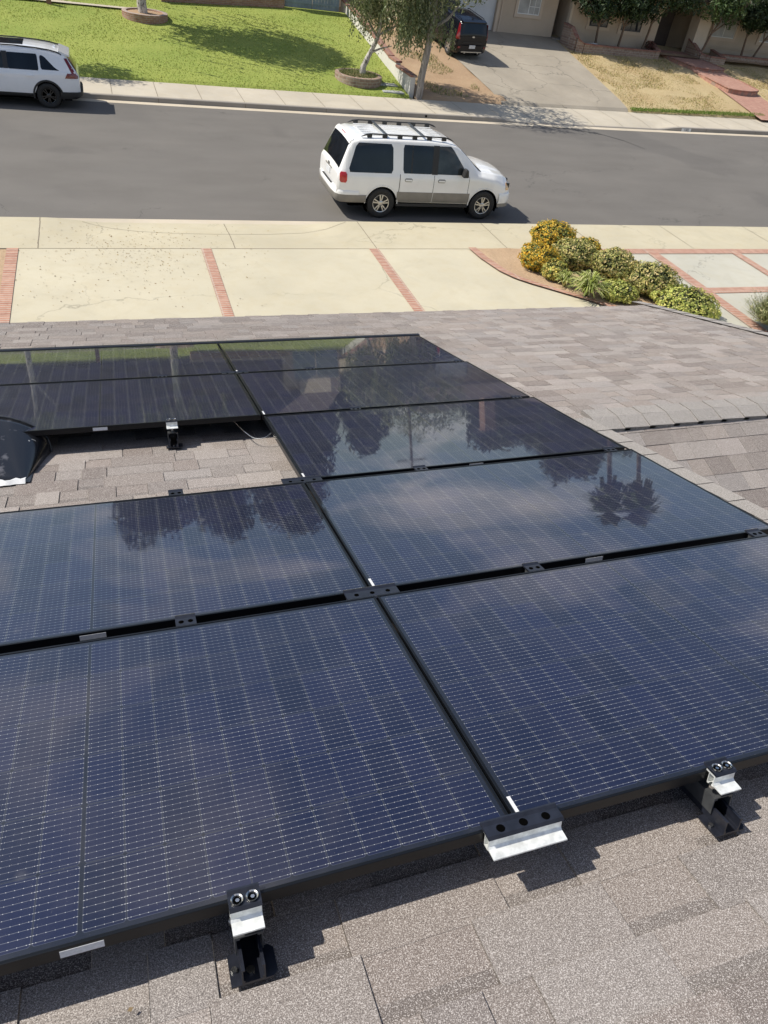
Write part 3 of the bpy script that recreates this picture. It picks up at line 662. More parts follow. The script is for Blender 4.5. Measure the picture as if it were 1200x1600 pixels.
# ------------------------------------------------------------------ cars
def lerp_tab(tab, x):
    if x <= tab[0][0]: return tab[0][1]
    for (a, va), (c, vb) in zip(tab, tab[1:]):
        if x <= c: return va + (vb - va) * (x - a) / max(c - a, 1e-6)
    return tab[-1][1]
class Car:
    """local frame: x from the rear bumper forward, y to the left, z up"""
    def __init__(s, L, w, top, wid, roofw, belt, zb, wheels, R_, paint):
        s.L, s.w, s.top, s.wid, s.roofw, s.belt, s.zb, s.wheels, s.R, s.paint = L, w, top, wid, roofw, belt, zb, wheels, R_, paint
    def section(s, x):
        zt_ = lerp_tab(s.top, x); w = s.w * lerp_tab(s.wid, x); zb_ = lerp_tab(s.zb, x)
        be = min(lerp_tab(s.belt, x), zt_ - .05); wr = min(lerp_tab(s.roofw, x) * s.w, w - .03)
        pts = [(0, zb_), (w - .12, zb_), (w - .03, zb_ + .05), (w, zb_ + .20), (w + .008, zb_ + (be - zb_) * .5), (w - .004, be - .09), (w - .035, be), (wr + (w - .035 - wr) * .06, zt_ - .055 if zt_ - be > .12 else be + (zt_ - be) * .45), (wr - .05, zt_ - .012), (wr * .5, zt_ + .012), (0, zt_ + .02)]
        for _ in range(2):
            q = [pts[0]]
            for a, b_ in zip(pts, pts[1:]):
                q.append((a[0] * .8 + b_[0] * .2, a[1] * .8 + b_[1] * .2)); q.append((a[0] * .2 + b_[0] * .8, a[1] * .2 + b_[1] * .8))
            q.append(pts[-1]); pts = q
            if len(pts) > 30: break
        return pts
    def ysurf(s, x, z):
        p = s.section(x)
        for (ya, za), (yb, zb_) in zip(p, p[1:]):
            if za <= z <= zb_ and zb_ - za > 1e-5 and ya > .1: return ya + (yb - ya) * (z - za) / (zb_ - za)
        return 0
    def zsurf(s, x, y):
        p = s.section(x); y = abs(y)
        for (ya, za), (yb, zb_) in zip(p[::-1], p[::-1][1:]):
            if ya <= y <= yb and yb - ya > 1e-6: return za + (zb_ - za) * (y - ya) / (yb - ya)
        return p[-1][1]
    def body(s, t):
        xs_ = sorted(set([round(x, 3) for x, _ in s.top] + [round(x, 3) for x, _ in s.wid] + [round(i * .07, 3) for i in range(int(s.L / .07) + 1)] + [s.L]))
        xs_ = [x for x in xs_ if 0 <= x <= s.L]
        b = MB(); rings = []
        for x in xs_:
            p = s.section(x); ring = [(x, y, z) for y, z in p] + [(x, -y, z) for y, z in p[-2:0:-1]]
            rings.append([b.bm.verts.new(q) for q in ring])
        n = len(rings[0])
        for i in range(len(rings) - 1):
            for k in range(n): b.bm.faces.new((rings[i][k], rings[i][(k + 1) % n], rings[i + 1][(k + 1) % n], rings[i + 1][k]))
        b.bm.faces.new(rings[0][::-1]); b.bm.faces.new(rings[-1])
        o = b.build('body', s.paint, None, smooth=True, angle=32)
        c = MB()
        for wx in s.wheels:
            for sg in (1, -1):
                c.lathe([(0, -.2), (s.R * 1.14, -.2), (s.R * 1.14, .2), (0, .2)], Matrix.Translation((wx, sg * (s.w - .10), s.R)) @ Matrix.Rotation(R(90), 4, 'X'), 40)
        bmesh.ops.remove_doubles(c.bm, verts=c.bm.verts, dist=1e-4)
        co = c.build('cutter', s.paint); m = o.modifiers.new('b', 'BOOLEAN'); m.object = co; m.operation = 'DIFFERENCE'; m.solver = 'EXACT'
        bpy.context.view_layer.update(); dg = bpy.context.evaluated_depsgraph_get()
        me = bpy.data.meshes.new_from_object(o.evaluated_get(dg)); o.modifiers.clear(); o.data = me
        bpy.data.objects.remove(co); o.parent = t
        for wx in s.wheels:
            for sg in (1, -1):
                b = MB(); b.lathe([(0, -.17), (s.R * 1.125, -.17), (s.R * 1.125, .15)], Matrix.Translation((wx, sg * (s.w - .13), s.R)) @ Matrix.Rotation(R(-90 * sg), 4, 'X'), 36)
                bmesh.ops.delete(b.bm, geom=[f for f in b.bm.faces if max(v.co.z for v in f.verts) < .30 or (f.calc_center_median().z < .22)], context='FACES')
                b.build('wheel_well', M['hole'], t, normals=False)
    def side(s, name, m, t, z0, z1, xl, xr, off=.004, sides=(1, -1), nz=8, nx=10, rim=True, lab=None, rc=0.0):
        """a panel lying on the side of the body; xl / xr are numbers or functions of z"""
        os_ = []
        for sg in sides:
            b = MB(); P = []
            for j in range(nz + 1):
                z = z0 + (z1 - z0) * j / nz; a = xl(z) if callable(xl) else xl; c = xr(z) if callable(xr) else xr
                if rc:
                    d = min(z - z0, z1 - z)
                    if d < rc: k = rc - math.sqrt(max(rc * rc - (rc - d) ** 2, 0)); a += k; c -= k
                P.append([Vector((a + (c - a) * i / nx, sg * (s.ysurf(a + (c - a) * i / nx, z) + off), z)) for i in range(nx + 1)])
            Vv = b.grid(P)
            if rim:
                loop = Vv[0] + [r_[-1] for r_ in Vv[1:]] + Vv[-1][-2::-1] + [r_[0] for r_ in Vv[-2:0:-1]]
                inner = [b.bm.verts.new(v.co - Vector((0, sg * (off + .01), 0))) for v in loop]
                for i in range(len(loop)): b.bm.faces.new((loop[i], loop[(i + 1) % len(loop)], inner[(i + 1) % len(loop)], inner[i]))
            o = b.build(name, m, t, smooth=True, angle=35); os_.append(o)
            if lab: o['label'] = lab
        return os_
    def topp(s, name, m, t, x0, x1, w0, w1, off=.006, n=10, wf=None):
        b = MB(); P = []
        for i in range(n + 1):
            f = i / n; x = x0 + (x1 - x0) * f; w = w0 + (w1 - w0) * f; e = .01
            dz = (s.zsurf(x + e, 0) - s.zsurf(x - e, 0)) / (2 * e); nn = Vector((-dz, 0, 1)).normalized() * off
            P.append([Vector((x, -w + 2 * w * k / 10, s.zsurf(x, -w + 2 * w * k / 10))) + nn for k in range(11)])
        b.grid(P); return b.build(name, m, t, smooth=True)
    def wheel(s, t, rim, spokes=5, double=True, tyre='rubber', fr=.60):
        for wx in s.wheels:
            for sg in (1, -1):
                w = empty('wheel', (wx, sg * (s.w - .005), s.R)); w.parent = t
                T = Matrix.Rotation(R(-90 * sg), 4, 'X'); r_ = s.R; ri = r_ * fr
                b = MB(); b.lathe([(ri, -.20), (r_ * .93, -.21), (r_, -.17), (r_, -.03), (r_ * .94, -.002), (r_ * .80, .004), (ri + .01, -.006), (ri, -.02), (ri, -.20)], T, 40)
                b.build('tyre', M['rubber'], w, smooth=True, angle=50)
                b = MB(); b.lathe([(0, -.12), (ri * .9, -.12), (ri * .97, -.02), (ri + .002, -.008), (ri * .985, -.004), (ri * .93, -.012), (ri * .9, -.03)], T, 40)
                o = b.build('rim', M['grey_metal'] if rim is M['alloy'] else M['hole'], w, smooth=True)
                b = MB()
                for k in range(spokes):
                    for d in ((-.19, .19) if double else (0,)):
                        a = 2 * math.pi * k / spokes + .3; A = T @ Matrix.Rotation(a + d, 4, 'Z'); ww = .015 if double else .04
                        b.prism([(.03, -.035), (ri * .55, -.022), (ri * .95, -.018), (ri * .95, -.006), (ri * .55, -.010), (.03, -.018)], -ww, ww, 'y', A)
                b.lathe([(0, -.006), (.05, -.006), (.07, -.016), (.075, -.035), (0, -.035)], T, 24); b.lathe([(ri * .9, -.01), (ri * .985, -.003), (ri * .985, -.02)], T, 40)
                b.build('spokes', rim, w, smooth=True, angle=30)
def emblem(name, m, t, c, r1, r2, nrm='x-'):
    b = MB(); b.lathe([(0, .006), (1, .004), (1, 0)], Matrix.Translation(c) @ Matrix.Rotation(R(-90), 4, 'Y') @ Matrix.Diagonal((r2, r1, 1, 1)), 18); return b.build(name, m, t)

# --- white full size SUV in the street
C1 = Car(5.15, .985,
         [(0, 1.12), (.04, 1.20), (.14, 1.42), (.27, 1.72), (.36, 1.86), (.55, 1.91), (1.2, 1.94), (2.5, 1.94), (3.0, 1.905), (3.25, 1.86), (3.42, 1.78), (3.7, 1.56), (4.02, 1.29), (4.10, 1.25), (4.5, 1.21), (4.85, 1.14), (5.02, 1.06), (5.10, .96), (5.15, .82)],
         [(0, .90), (.06, .95), (.2, .985), (.5, 1), (4.5, 1), (4.85, .96), (5.0, .90), (5.1, .82), (5.15, .74)],
         [(0, .86), (.3, .80), (.6, .80), (3.2, .80), (3.5, .80), (4.05, .86), (4.6, .86), (5.15, .6)],
         [(0, 1.14), (4.0, 1.15), (4.6, 1.06), (5.15, .80)],
         [(0, .52), (.35, .40), (5.15, .36)], (1.24, 4.26), .39, M['white_paint'])
def suv():
    c = C1; t = empty('white_suv', (0, 0, 0), label='white full size SUV with a black roof rack parked against the near kerb', cat='suv')
    c.body(t)
    G = M['glass_dark']
    for sg in (1, -1):
        c.side('window', G, t, 1.155, 1.83, lambda z: .27 + (z - 1.17) * .32, lambda z: 1.50 - (z - 1.17) * .06, .004, (sg,), rc=.05)
        d = c.side('door', M['white_paint'], t, .62, 1.86, lambda z: 1.713 + max(0, .95 - z) * .18 - max(0, z - 1.2) * .02, 2.68, .006, (sg,), 16, 10)[0]
        c.side('window', G, d, 1.17, 1.83, lambda z: 1.78 - (z - 1.19) * .05, 2.62, .0095, (sg,), rc=.03)
        c.side('pillar_trim', M['trim_black'], d, 1.17, 1.82, lambda z: 2.00, lambda z: 2.03, .0105, (sg,), 4, 2)
        c.side('handle', M['white_paint'], d, .99, 1.03, 1.86, 2.04, .032, (sg,), 3, 4); c.side('handle_recess', M['cladding'], d, .965, 1.055, 1.84, 2.06, .008, (sg,), 4, 4, rc=.03)
        d = c.side('door', M['white_paint'], t, .62, 1.86, 2.70, lambda z: 3.72 - max(0, z - 1.22) * .82, .006, (sg,), 16, 10)[0]
        c.side('window', M['glass_clear'], d, 1.17, 1.83, 2.74, lambda z: 3.64 - max(0, z - 1.22) * .84, .0095, (sg,), rc=.02)
        c.side('handle', M['white_paint'], d, .99, 1.03, 2.82, 3.00, .032, (sg,), 3, 4); c.side('handle_recess', M['cladding'], d, .965, 1.055, 2.80, 3.02, .008, (sg,), 4, 4, rc=.03)
        c.side('window_surround', M['trim_black'], t, 1.16, 1.84, 2.60, 2.77, .0115, (sg,), 6, 2)
        c.side('cladding', M['cladding'], t, .44, .71, 1.66, lambda z: 2.69, .013, (sg,), 5, 8); c.side('cladding', M['cladding'], t, .44, .71, 2.71, 3.80, .013, (sg,), 5, 8)
        c.side('tail_light', M['red_lens'], t, .90, 1.15, .05, .24, .012, (sg,), 5, 4, rc=.03)
        c.side('side_marker', M['amber_lens'], t, .80, .97, 4.92, 5.09, .008, (sg,), 4, 4, rc=.02)
        b = MB(); b.prism([(3.44, 1.16), (3.62, 1.16), (3.58, 1.36), (3.50, 1.38)], sg * .99, sg * 1.17, 'y'); m_ = b.build('side_mirror', M['trim_black'], t); m_.modifiers.new('bv', 'BEVEL').width = .025
        b = MB(); b.box(1.66, 3.80, sg * .80, sg * .975, .33, .395); b.build('running_board', M['trim_black'], t)
        for xs_ in (1.695, 2.675, 3.715): c.side('door_seam', M['dark_line'], t, .62, 1.14, xs_, xs_ + .018, .003, (sg,), 6, 1, False)
        b = MB()
        for wx in c.wheels:
            for k in range(22):
                a0, a1 = math.pi * (k / 22) , math.pi * ((k + 1) / 22); r0, r1 = c.R * 1.13, c.R * 1.21
                q = []
                for a, r_ in ((a0, r0), (a1, r0), (a1, r1), (a0, r1)):
                    x_, z_ = wx + r_ * math.cos(a), c.R + r_ * math.sin(a); q.append((x_, sg * (max(c.ysurf(x_, max(z_, .5)), .9) + .010), z_))
                b.face(q)
        b.build('arch_trim', M['white_paint'], t, normals=False)
        # roof rail with oval gaps and its feet
        b = MB(); y_ = sg * .66; n = 6
        for k in range(n):
            xa, xb = .78 + k * .415, .78 + (k + 1) * .415; b.box(xa, xa + .12, y_ - .03, y_ + .03, 1.93, 2.005)
        b.prism([(.62, 1.94), (.74, 2.0), (.9, 2.022), (2.95, 2.022), (3.1, 1.99), (3.2, 1.935), (3.1, 1.95), (2.95, 2.0), (.9, 2.0), (.76, 1.975)], y_ - .025, y_ + .025, 'y')
        b.build('roof_rail', M['trim_black'], t)
    for xx_ in (1.30, 2.35):
        b = MB(); b.box(xx_ - .03, xx_ + .03, -.66, .66, 2.004, 2.018); b.build('crossbar', M['grey_metal'], t)
    b = MB()
    for k in range(7):
        y_ = -.48 + .16 * k
        for xa, xb in ((.72, 1.22), (1.4, 2.25), (2.45, 2.95)): b.prism([(y_ - .025, 0), (y_ - .015, .012), (y_ + .015, .012), (y_ + .025, 0)], xa, xb, 'x', Matrix.Translation((0, 0, 1.952)))
    b.build('roof_ribs', M['white_paint'], t)
    c.topp('windshield', M['glass_clear'], t, 3.40, 4.02, .70, .80)
    c.topp('cowl', M['trim_black'], t, 4.03, 4.13, .80, .78, .004, 3)
    c.topp('rear_window', M['glass_dark'], t, .05, .32, .80, .68, .010)
    c.topp('spoiler', M['white_paint'], t, .31, .42, .72, .72, .022, 3)
    b = MB(); b.box(.33, .36, -.16, .16, 1.855, 1.885); b.build('brake_light', M['red_lens'], t)
    # hood bulge
    b = MB(); P = []
    for i in range(9):
        x = 4.14 + .80 * i / 8; P.append([Vector((x, -.50 + 1.0 * k / 8 - (-.50 + 1.0 * k / 8) * .15 * i / 8, c.zsurf(x, -.5 + k / 8) + (.022 if 0 < k < 8 else .002))) for k in range(9)])
    b.grid(P); b.build('hood_bulge', M['white_paint'], t, smooth=True)
    # rear bumper, plate, emblem
    b = MB(); pl_ = [(.60, .996), (.25, .99), (.07, .95), (-.02, .82), (-.05, .5), (-.05, -.5), (-.02, -.82), (.07, -.95), (.25, -.99), (.60, -.996)]
    pi_ = [(x + .12, y * .9) for x, y in pl_]
    P = [[(x - .01, y * 1.002, z) for x, y in pl_] for z in (.60, .70)] + [[(x + .015, y * .985, .725) for x, y in pl_], [(x, y, .73) for x, y in pi_]]
    b.grid(P); b.build('rear_bumper', M['white_paint'], t, smooth=True, angle=50)
    pk_ = [(.80, 1.0)] + pl_[1:-1] + [(.80, -1.0)]
    b = MB(); b.grid([[(x + .04, y * .97, .40) for x, y in pk_], [(x, y, .44) for x, y in pk_], [(x - .004, y, .60) for x, y in pk_]]); b.build('bumper_skirt', M['cladding'], t, smooth=True, angle=50)
    b = MB(); b.box(-.054, .02, -.45, .45, .728, .740); b.build('bumper_step', M['trim_black'], t)
    b = MB(); b.box(-.018, .0, -.17, .17, .88, 1.02); b.build('license_plate', M['plate'], t)
    b = MB(); b.box(-.012, .002, -.30, .30, 1.04, 1.075); b.build('tailgate_trim', M['cladding'], t)
    emblem('emblem', M['grey_metal'], t, (-.004, .0, 1.11), .085, .035)
    # front bumper
    b = MB(); pl_ = [(4.72, .99), (4.95, .95), (5.10, .85), (5.20, .55), (5.23, 0), (5.20, -.55), (5.10, -.85), (4.95, -.95), (4.72, -.99)]; pi_ = [(x - .15, y * .9) for x, y in pl_]
    b.grid([[(x, y, .36) for x, y in pl_], [(x, y, .46) for x, y in pl_]]); b.build('bumper_skirt', M['cladding'], t, smooth=True)
    b = MB(); b.grid([[(x, y, .46) for x, y in pl_], [(x + .02, y * 1.005, .54) for x, y in pl_], [(x + .01, y, .70) for x, y in pl_], [(x - .02, y * .98, .74) for x, y in pl_], [(x, y, .745) for x, y in pi_]])
    b.build('front_bumper', M['white_paint'], t, smooth=True, angle=50)
    b = MB(); b.box(5.08, 5.17, -.45, .45, .76, .98); b.build('grille', M['trim_black'], t)
    for sg in (1, -1):
        b = MB(); b.box(4.98, 5.085, sg * .50, sg * .78, .80, .96); b.build('headlight', M['glass_clear'], t)
    b = MB(); b.box(.4, 4.9, -.75, .75, .25, .42); b.build('underbody', M['hole'], t)
    c.wheel(t, M['alloy'], 5, True)
    return t
s1 = suv()
P_ = Vector((6.82, 18.97, 0)); s1.location = (P_.x - 1.24, 18.92 + .985, 0)

# --- pearl white crossover on the far side, nose to the left
C2 = Car(4.62, .93,
         [(0, .98), (.03, 1.03), (.10, 1.14), (.28, 1.42), (.36, 1.50), (.50, 1.56), (.9, 1.63), (1.6, 1.67), (2.4, 1.66), (2.8, 1.60), (3.2, 1.36), (3.62, 1.08), (3.7, 1.05), (4.3, .98), (4.5, .88), (4.62, .70)],
         [(0, .86), (.1, .93), (.3, .98), (.6, 1), (3.9, 1), (4.3, .94), (4.5, .85), (4.62, .72)],
         [(0, .80), (.3, .72), (.8, .74), (3.0, .76), (3.7, .84), (4.62, .6)],
         [(0, 1.10), (1.0, 1.05), (3.6, 1.0), (4.62, .72)],
         [(0, .45), (.4, .30), (4.62, .26)], (.98, 3.68), .365, M['pearl_paint'])
def crossover():
    c = C2; t = empty('white_crossover', (0, 0, 0), label='pearl white crossover with black wheels, cropped by the left edge beside the green lawn', cat='suv')
    c.body(t)
    for sg in (1, -1):
        c.side('window', M['glass_dark'], t, 1.10, 1.47, lambda z: .62 + (z - 1.1) * 1.0 - max(0, 1.16 - z) * 1.5, 1.10, .004, (sg,), rc=.03)
        d = c.side('door', M['pearl_paint'], t, .40, 1.57, lambda z: 1.22 + max(0, .75 - z) * .5, 2.10, .005, (sg,), 16, 8)[0]
        c.side('window', M['glass_dark'], d, 1.07, 1.50, lambda z: 1.17, 2.04, .0085, (sg,), rc=.02)
        c.side('handle', M['pearl_paint'], d, .90, .94, 1.34, 1.56, .03, (sg,), 3, 4)
        d = c.side('door', M['pearl_paint'], t, .40, 1.57, 2.12, lambda z: 3.15 - max(0, z - 1.1) * .8, .005, (sg,), 16, 8)[0]
        c.side('window', M['glass_clear'], d, 1.07, 1.50, 2.18, lambda z: 3.05 - max(0, z - 1.07) * .95, .0085, (sg,), rc=.02)
        c.side('handle', M['pearl_paint'], d, .90, .94, 2.28, 2.50, .03, (sg,), 3, 4)
        c.side('pillar_trim', M['trim_black'], t, 1.07, 1.52, 2.03, 2.19, .007, (sg,), 4, 2)
        c.side('sill_cladding', M['trim_black'], t, .30, .42, 1.38, 3.28, .014, (sg,), 4, 10)
        c.side('tail_light', M['red_dark'], t, .90, 1.04, .02, lambda z: .42 - (z - .90) * .6, .012, (sg,), 5, 6)
        c.side('tail_light', M['red_dark'], t, 1.03, 1.42, lambda z: .03 + (z - 1.03) * .60, lambda z: .20 + (z - 1.03) * .48, .010, (sg,), 6, 3)
        b = MB()
        for wx in c.wheels:
            for k in range(24):
                a0, a1 = R(-12) + math.pi * 1.13 * (k / 24), R(-12) + math.pi * 1.13 * ((k + 1) / 24); r0, r1 = c.R * 1.12, c.R * 1.27; q = []
                for a, r_ in ((a0, r0), (a1, r0), (a1, r1), (a0, r1)):
                    x_, z_ = wx + r_ * math.cos(a), c.R + r_ * math.sin(a); q.append((x_, sg * (max(c.ysurf(min(max(x_, .1), 4.5), max(z_, .42)), .84) + .012), z_))
                b.face(q)
        b.build('arch_cladding', M['trim_black'], t, normals=False)
        b = MB(); zz_ = [(x, c.zsurf(x, .66) + .03) for x in (.55, .8, 1.2, 1.8, 2.4, 2.75)]
        b.tube([(.45, sg * .66, c.zsurf(.45, .66) + .0)] + [(x, sg * .66, z) for x, z in zz_] + [(2.85, sg * .66, c.zsurf(2.85, .66))], .02, 8); b.build('roof_rail', M['trim_black'], t, smooth=True)
    c.topp('sunroof', M['glass_dark'], t, 1.55, 2.5, .45, .45, .006)
    c.topp('rear_window', M['glass_dark'], t, .06, .27, .70, .62, .008); c.topp('windshield', M['glass_clear'], t, 2.85, 3.6, .66, .76, .008)
    b = MB(); b.prism([(.20, 1.46), (.22, 1.50), (.52, 1.60), (.55, 1.55), (.34, 1.48)], -.62, .62, 'y'); b.build('spoiler', M['pearl_paint'], t)
    b = MB(); b.prism([(.62, 1.59), (.72, 1.60), (.66, 1.655), (.62, 1.65)], -.03, .03, 'y'); b.build('antenna_fin', M['pearl_paint'], t)
    b = MB(); pl_ = [(.62, .95), (.25, .94), (.05, .86), (-.04, .70), (-.07, .4), (-.07, -.4), (-.04, -.70), (.05, -.86), (.25, -.94), (.62, -.95)]; pi_ = [(x + .12, y * .9) for x, y in pl_]
    b.grid([[(x + .12, y * .97, .30) for x, y in pl_], [(x, y, .38) for x, y in pl_], [(x, y, .50) for x, y in pl_], [(x, y, .52) for x, y in pi_]]); b.build('rear_bumper', M['trim_black'], t, smooth=True)
    b = MB(); b.tube([(-.06, -.55, .36), (.1, -.55, .36)], .04, 12); b.build('exhaust_tip', M['bolt_metal'], t)
    b = MB(); b.box(.3, 4.4, -.7, .7, .22, .36); b.build('underbody', M['hole'], t)
    c.wheel(t, M['alloy_black'], 5, True); return t
s2 = crossover(); s2.rotation_euler = (0, 0, math.pi); s2.location = (-1.59 + .98 + .02, 28.31 + .93, 0.0)

# --- small black hatchback in the driveway, seen from behind, hood up
C3 = Car(4.10, .90,
         [(0, 1.02), (.03, 1.10), (.12, 1.36), (.17, 1.50), (.28, 1.575), (.8, 1.60), (1.8, 1.61), (2.2, 1.57), (2.4, 1.50), (3.0, 1.10), (3.1, 1.07), (3.8, .98), (4.0, .85), (4.10, .65)],
         [(0, .90), (.08, .96), (.3, 1), (3.5, 1), (3.85, .92), (4.1, .76)],
         [(0, .88), (.2, .80), (2.4, .80), (3.1, .86), (4.1, .6)],
         [(0, 1.05), (3.1, .99), (4.1, .7)], [(0, .36), (.3, .26), (4.1, .24)], (.72, 3.29), .345, M['black_paint'])
def hatch():
    c = C3; t = empty('black_hatchback', (0, 0, 0), label='boxy black car with its hood raised, parked on the old asphalt driveway', cat='car')
    c.body(t)
    for sg in (1, -1):
        c.side('window', M['glass_dark'], t, 1.08, 1.42, .55, .98, .004, (sg,), rc=.04)
        d = c.side('door', M['black_paint'], t, .38, 1.50, lambda z: 1.05 + max(0, .7 - z) * .4, 1.95, .005, (sg,), 14, 8)[0]; c.side('window', M['glass_dark'], d, 1.06, 1.44, 1.10, 1.90, .009, (sg,), rc=.02); c.side('handle', M['grey_metal'], d, .86, .90, 1.2, 1.4, .03, (sg,), 3, 4)
        d = c.side('door', M['black_paint'], t, .38, 1.50, 1.97, lambda z: 2.92 - max(0, z - 1.05) * .9, .005, (sg,), 14, 8)[0]; c.side('window', M['glass_dark'], d, 1.06, 1.44, 2.02, lambda z: 2.82 - max(0, z - 1.06) * .95, .009, (sg,), rc=.02)
        b = MB(); P = []
        for j in range(7):
            z = .86 + .60 * j / 6; x_ = .015 + max(0, z - 1.02) * .30; w0 = .72 if z < .95 else .76
            P.append([(x_ - .025, sg * w0, z), (x_ - .02, sg * .80 * (1 if z < 1.2 else .97), z), (x_ + .06, sg * (c.ysurf(x_ + .06, z) + .012), z), (x_ + .16, sg * (c.ysurf(x_ + .16, z) + .008), z)])
        b.grid(P); b.build('tail_light', M['red_dark'], t, smooth=True)
        b = MB(); b.box(-.05, .02, sg * .66, sg * .78, .50, .58); b.build('reflector', M['red_dark'], t)
        b = MB(); b.prism([(2.80, 1.02), (2.95, 1.02), (2.92, 1.18), (2.84, 1.18)], sg * .92, sg * 1.08, 'y'); b.build('side_mirror', M['black_paint'], t)
        b = MB(); b.tube([(.4, sg * .64, 1.60), (.5, sg * .64, 1.635), (1.9, sg * .64, 1.645), (2.05, sg * .64, 1.60)], .018, 8); b.build('roof_rail', M['black_paint'], t)
    c.topp('rear_window', M['glass_dark'], t, .03, .155, .68, .62, .010)
    c.topp('windshield', M['glass_clear'], t, 2.45, 2.98, .66, .74, .008)
    b = MB(); b.prism([(.10, 1.52), (.10, 1.56), (.35, 1.60), (.36, 1.57)], -.66, .66, 'y'); b.build('spoiler', M['black_paint'], t)
    b = MB(); b.prism([(.36, 1.60), (.46, 1.60), (.41, 1.66), (.38, 1.66)], -.02, .02, 'y'); b.build('antenna_fin', M['black_paint'], t)
    b = MB(); pl_ = [(.42, .92), (.12, .90), (.0, .78), (-.05, .5), (-.05, -.5), (.0, -.78), (.12, -.90), (.42, -.92)]; pi_ = [(x + .1, y * .9) for x, y in pl_]
    b.grid([[(x + .08, y * .96, .26) for x, y in pl_], [(x, y, .34) for x, y in pl_], [(x - .01, y, .62) for x, y in pl_], [(x, y, .66) for x, y in pi_]]); b.build('rear_bumper', M['black_paint'], t, smooth=True)
    b = MB(); b.box(-.075, -.03, -.58, .58, .33, .37); b.box(-.075, -.03, -.40, -.36, .28, .33); b.box(-.075, -.03, .36, .40, .28, .33); b.build('bumper_trim', M['alloy'], t)
    b = MB(); b.box(-.07, -.04, -.17, .17, .50, .64); b.build('license_plate', M['plate'], t)
    b = MB(); b.box(-.02, .005, -.55, .55, .72, .76); b.build('tailgate_line', M['trim_black'], t)
    emblem('emblem', M['alloy'], t, (-.006, .0, .97), .075, .035)
    # raised hood
    A = Matrix.Translation((3.02, 0, 1.06)) @ Matrix.Rotation(R(-70), 4, 'Y'); b = MB(); P = []
    for i in range(7):
        x = 1.12 * i / 6; P.append([A @ Vector((x - .10 * (k / 5 - 1) ** 2 * (i / 6), -.74 + 1.48 * k / 10, .06 * (1 - (k / 5 - 1) ** 2))) for k in range(11)])
    b.grid(P); o = b.build('hood', M['trim_black'], t, smooth=True); md = o.modifiers.new('s', 'SOLIDIFY'); md.thickness = .05
    b = MB(); b.tube([(3.75, .5, .95), A @ Vector((.7, .5, 0))], .01, 6); b.build('hood_strut', M['grey_metal'], t)
    b = MB(); b.box(.25, 3.9, -.65, .65, .2, .36); b.build('underbody', M['hole'], t)
    c.wheel(t, M['alloy'], 5, True); return t
s3 = hatch()
s3.rotation_mode = 'XYZ'; s3.rotation_euler = (Matrix.Rotation(math.atan(.13), 4, 'X') @ Matrix.Rotation(R(90 + 8), 4, 'Z')).to_euler()
s3.location = (17.32, 37.85, zfar(37.85) + .075)

# ------------------------------------------------------------------ vegetation
def leafy(b, rnd, clusters, n, size, cols, hang=0, shell=.55, flat=0, aspect=1.9, clump=5, spread=.12):
    tot = sum(c[3] * c[4] * c[5] for c in clusters)
    for (x, y, z, rx, ry, rz) in clusters:
        m = max(4, int(n * rx * ry * rz / tot / clump))
        for _ in range(m):
            d = Vector((rnd.gauss(0, 1), rnd.gauss(0, 1), rnd.gauss(0, 1))).normalized(); r_ = shell + (1 - shell) * rnd.random() ** .6
            if rnd.random() < .18: r_ *= rnd.random()
            r_ *= 1 + .28 * noise.noise(Vector((d.x * 2.3 + x, d.y * 2.3 + y, d.z * 2.3 + z)))
            c0 = Vector((x + d.x * rx * r_, y + d.y * ry * r_, z + d.z * rz * r_)); cc = rnd.choice(cols); f0 = rnd.uniform(.8, 1.2)
            for k in range(clump):
                p = c0 + Vector((rnd.uniform(-1, 1), rnd.uniform(-1, 1), rnd.uniform(-1, 1))) * spread
                nn = (d + Vector((rnd.uniform(-1, 1), rnd.uniform(-1, 1), rnd.uniform(-.6, 1))) * .9).normalized()
                a = nn.orthogonal().normalized(); a = (Matrix.Rotation(rnd.random() * 6.28, 3, nn) @ a); q = nn.cross(a); s_ = size * rnd.uniform(.7, 1.3); f = f0 * rnd.uniform(.85, 1.15)
                b.face((p - a * s_ * aspect * .5, p - q * s_ * .32 + nn * s_ * .12, p + a * s_ * aspect * .5, p + q * s_ * .32 + nn * s_ * .12), tuple(v * f for v in cc))
def hanging(b, rnd, strands, size, cols):
    """strands: (x, y, z_top, length) drooping twigs covered with leaves"""
    for (x, y, z, L) in strands:
        n = max(3, int(L / (size * .45))); wx, wy = rnd.uniform(-.12, .12), rnd.uniform(-.12, .12); cc = rnd.choice(cols)
        for k in range(n):
            f = k / n; p = Vector((x + wx * f + rnd.gauss(0, .045), y + wy * f + rnd.gauss(0, .045), z - L * f)); a = Vector((rnd.uniform(-.7, .7), rnd.uniform(-.7, .7), -1)).normalized(); q = a.cross(Vector((rnd.uniform(-1, 1), rnd.uniform(-1, 1), .1)).normalized()).normalized()
            s_ = size * rnd.uniform(.7, 1.25); g_ = rnd.uniform(.75, 1.3); b.face((p, p + a * s_ * .5 - q * s_ * .3, p + a * s_, p + a * s_ * .5 + q * s_ * .3), tuple(v * g_ for v in cc))
def trunk(b, pts, rads, seed=0, n=10):
    q, rr_ = [], []
    for i in range(len(pts) - 1):
        for k in range(5):
            f = k / 5; p = Vector(pts[i]).lerp(Vector(pts[i + 1]), f); q.append(p + Vector((noise.noise(p * 1.7 + Vector((seed, 0, 0))), noise.noise(p * 1.7 + Vector((0, seed, 5))), 0)) * rads[i] * .35); rr_.append((rads[i] + (rads[i + 1] - rads[i]) * f) * (1 + .12 * noise.noise(p * 4)))
    q.append(Vector(pts[-1])); rr_.append(rads[-1]); b.tube(q, rr_, n)
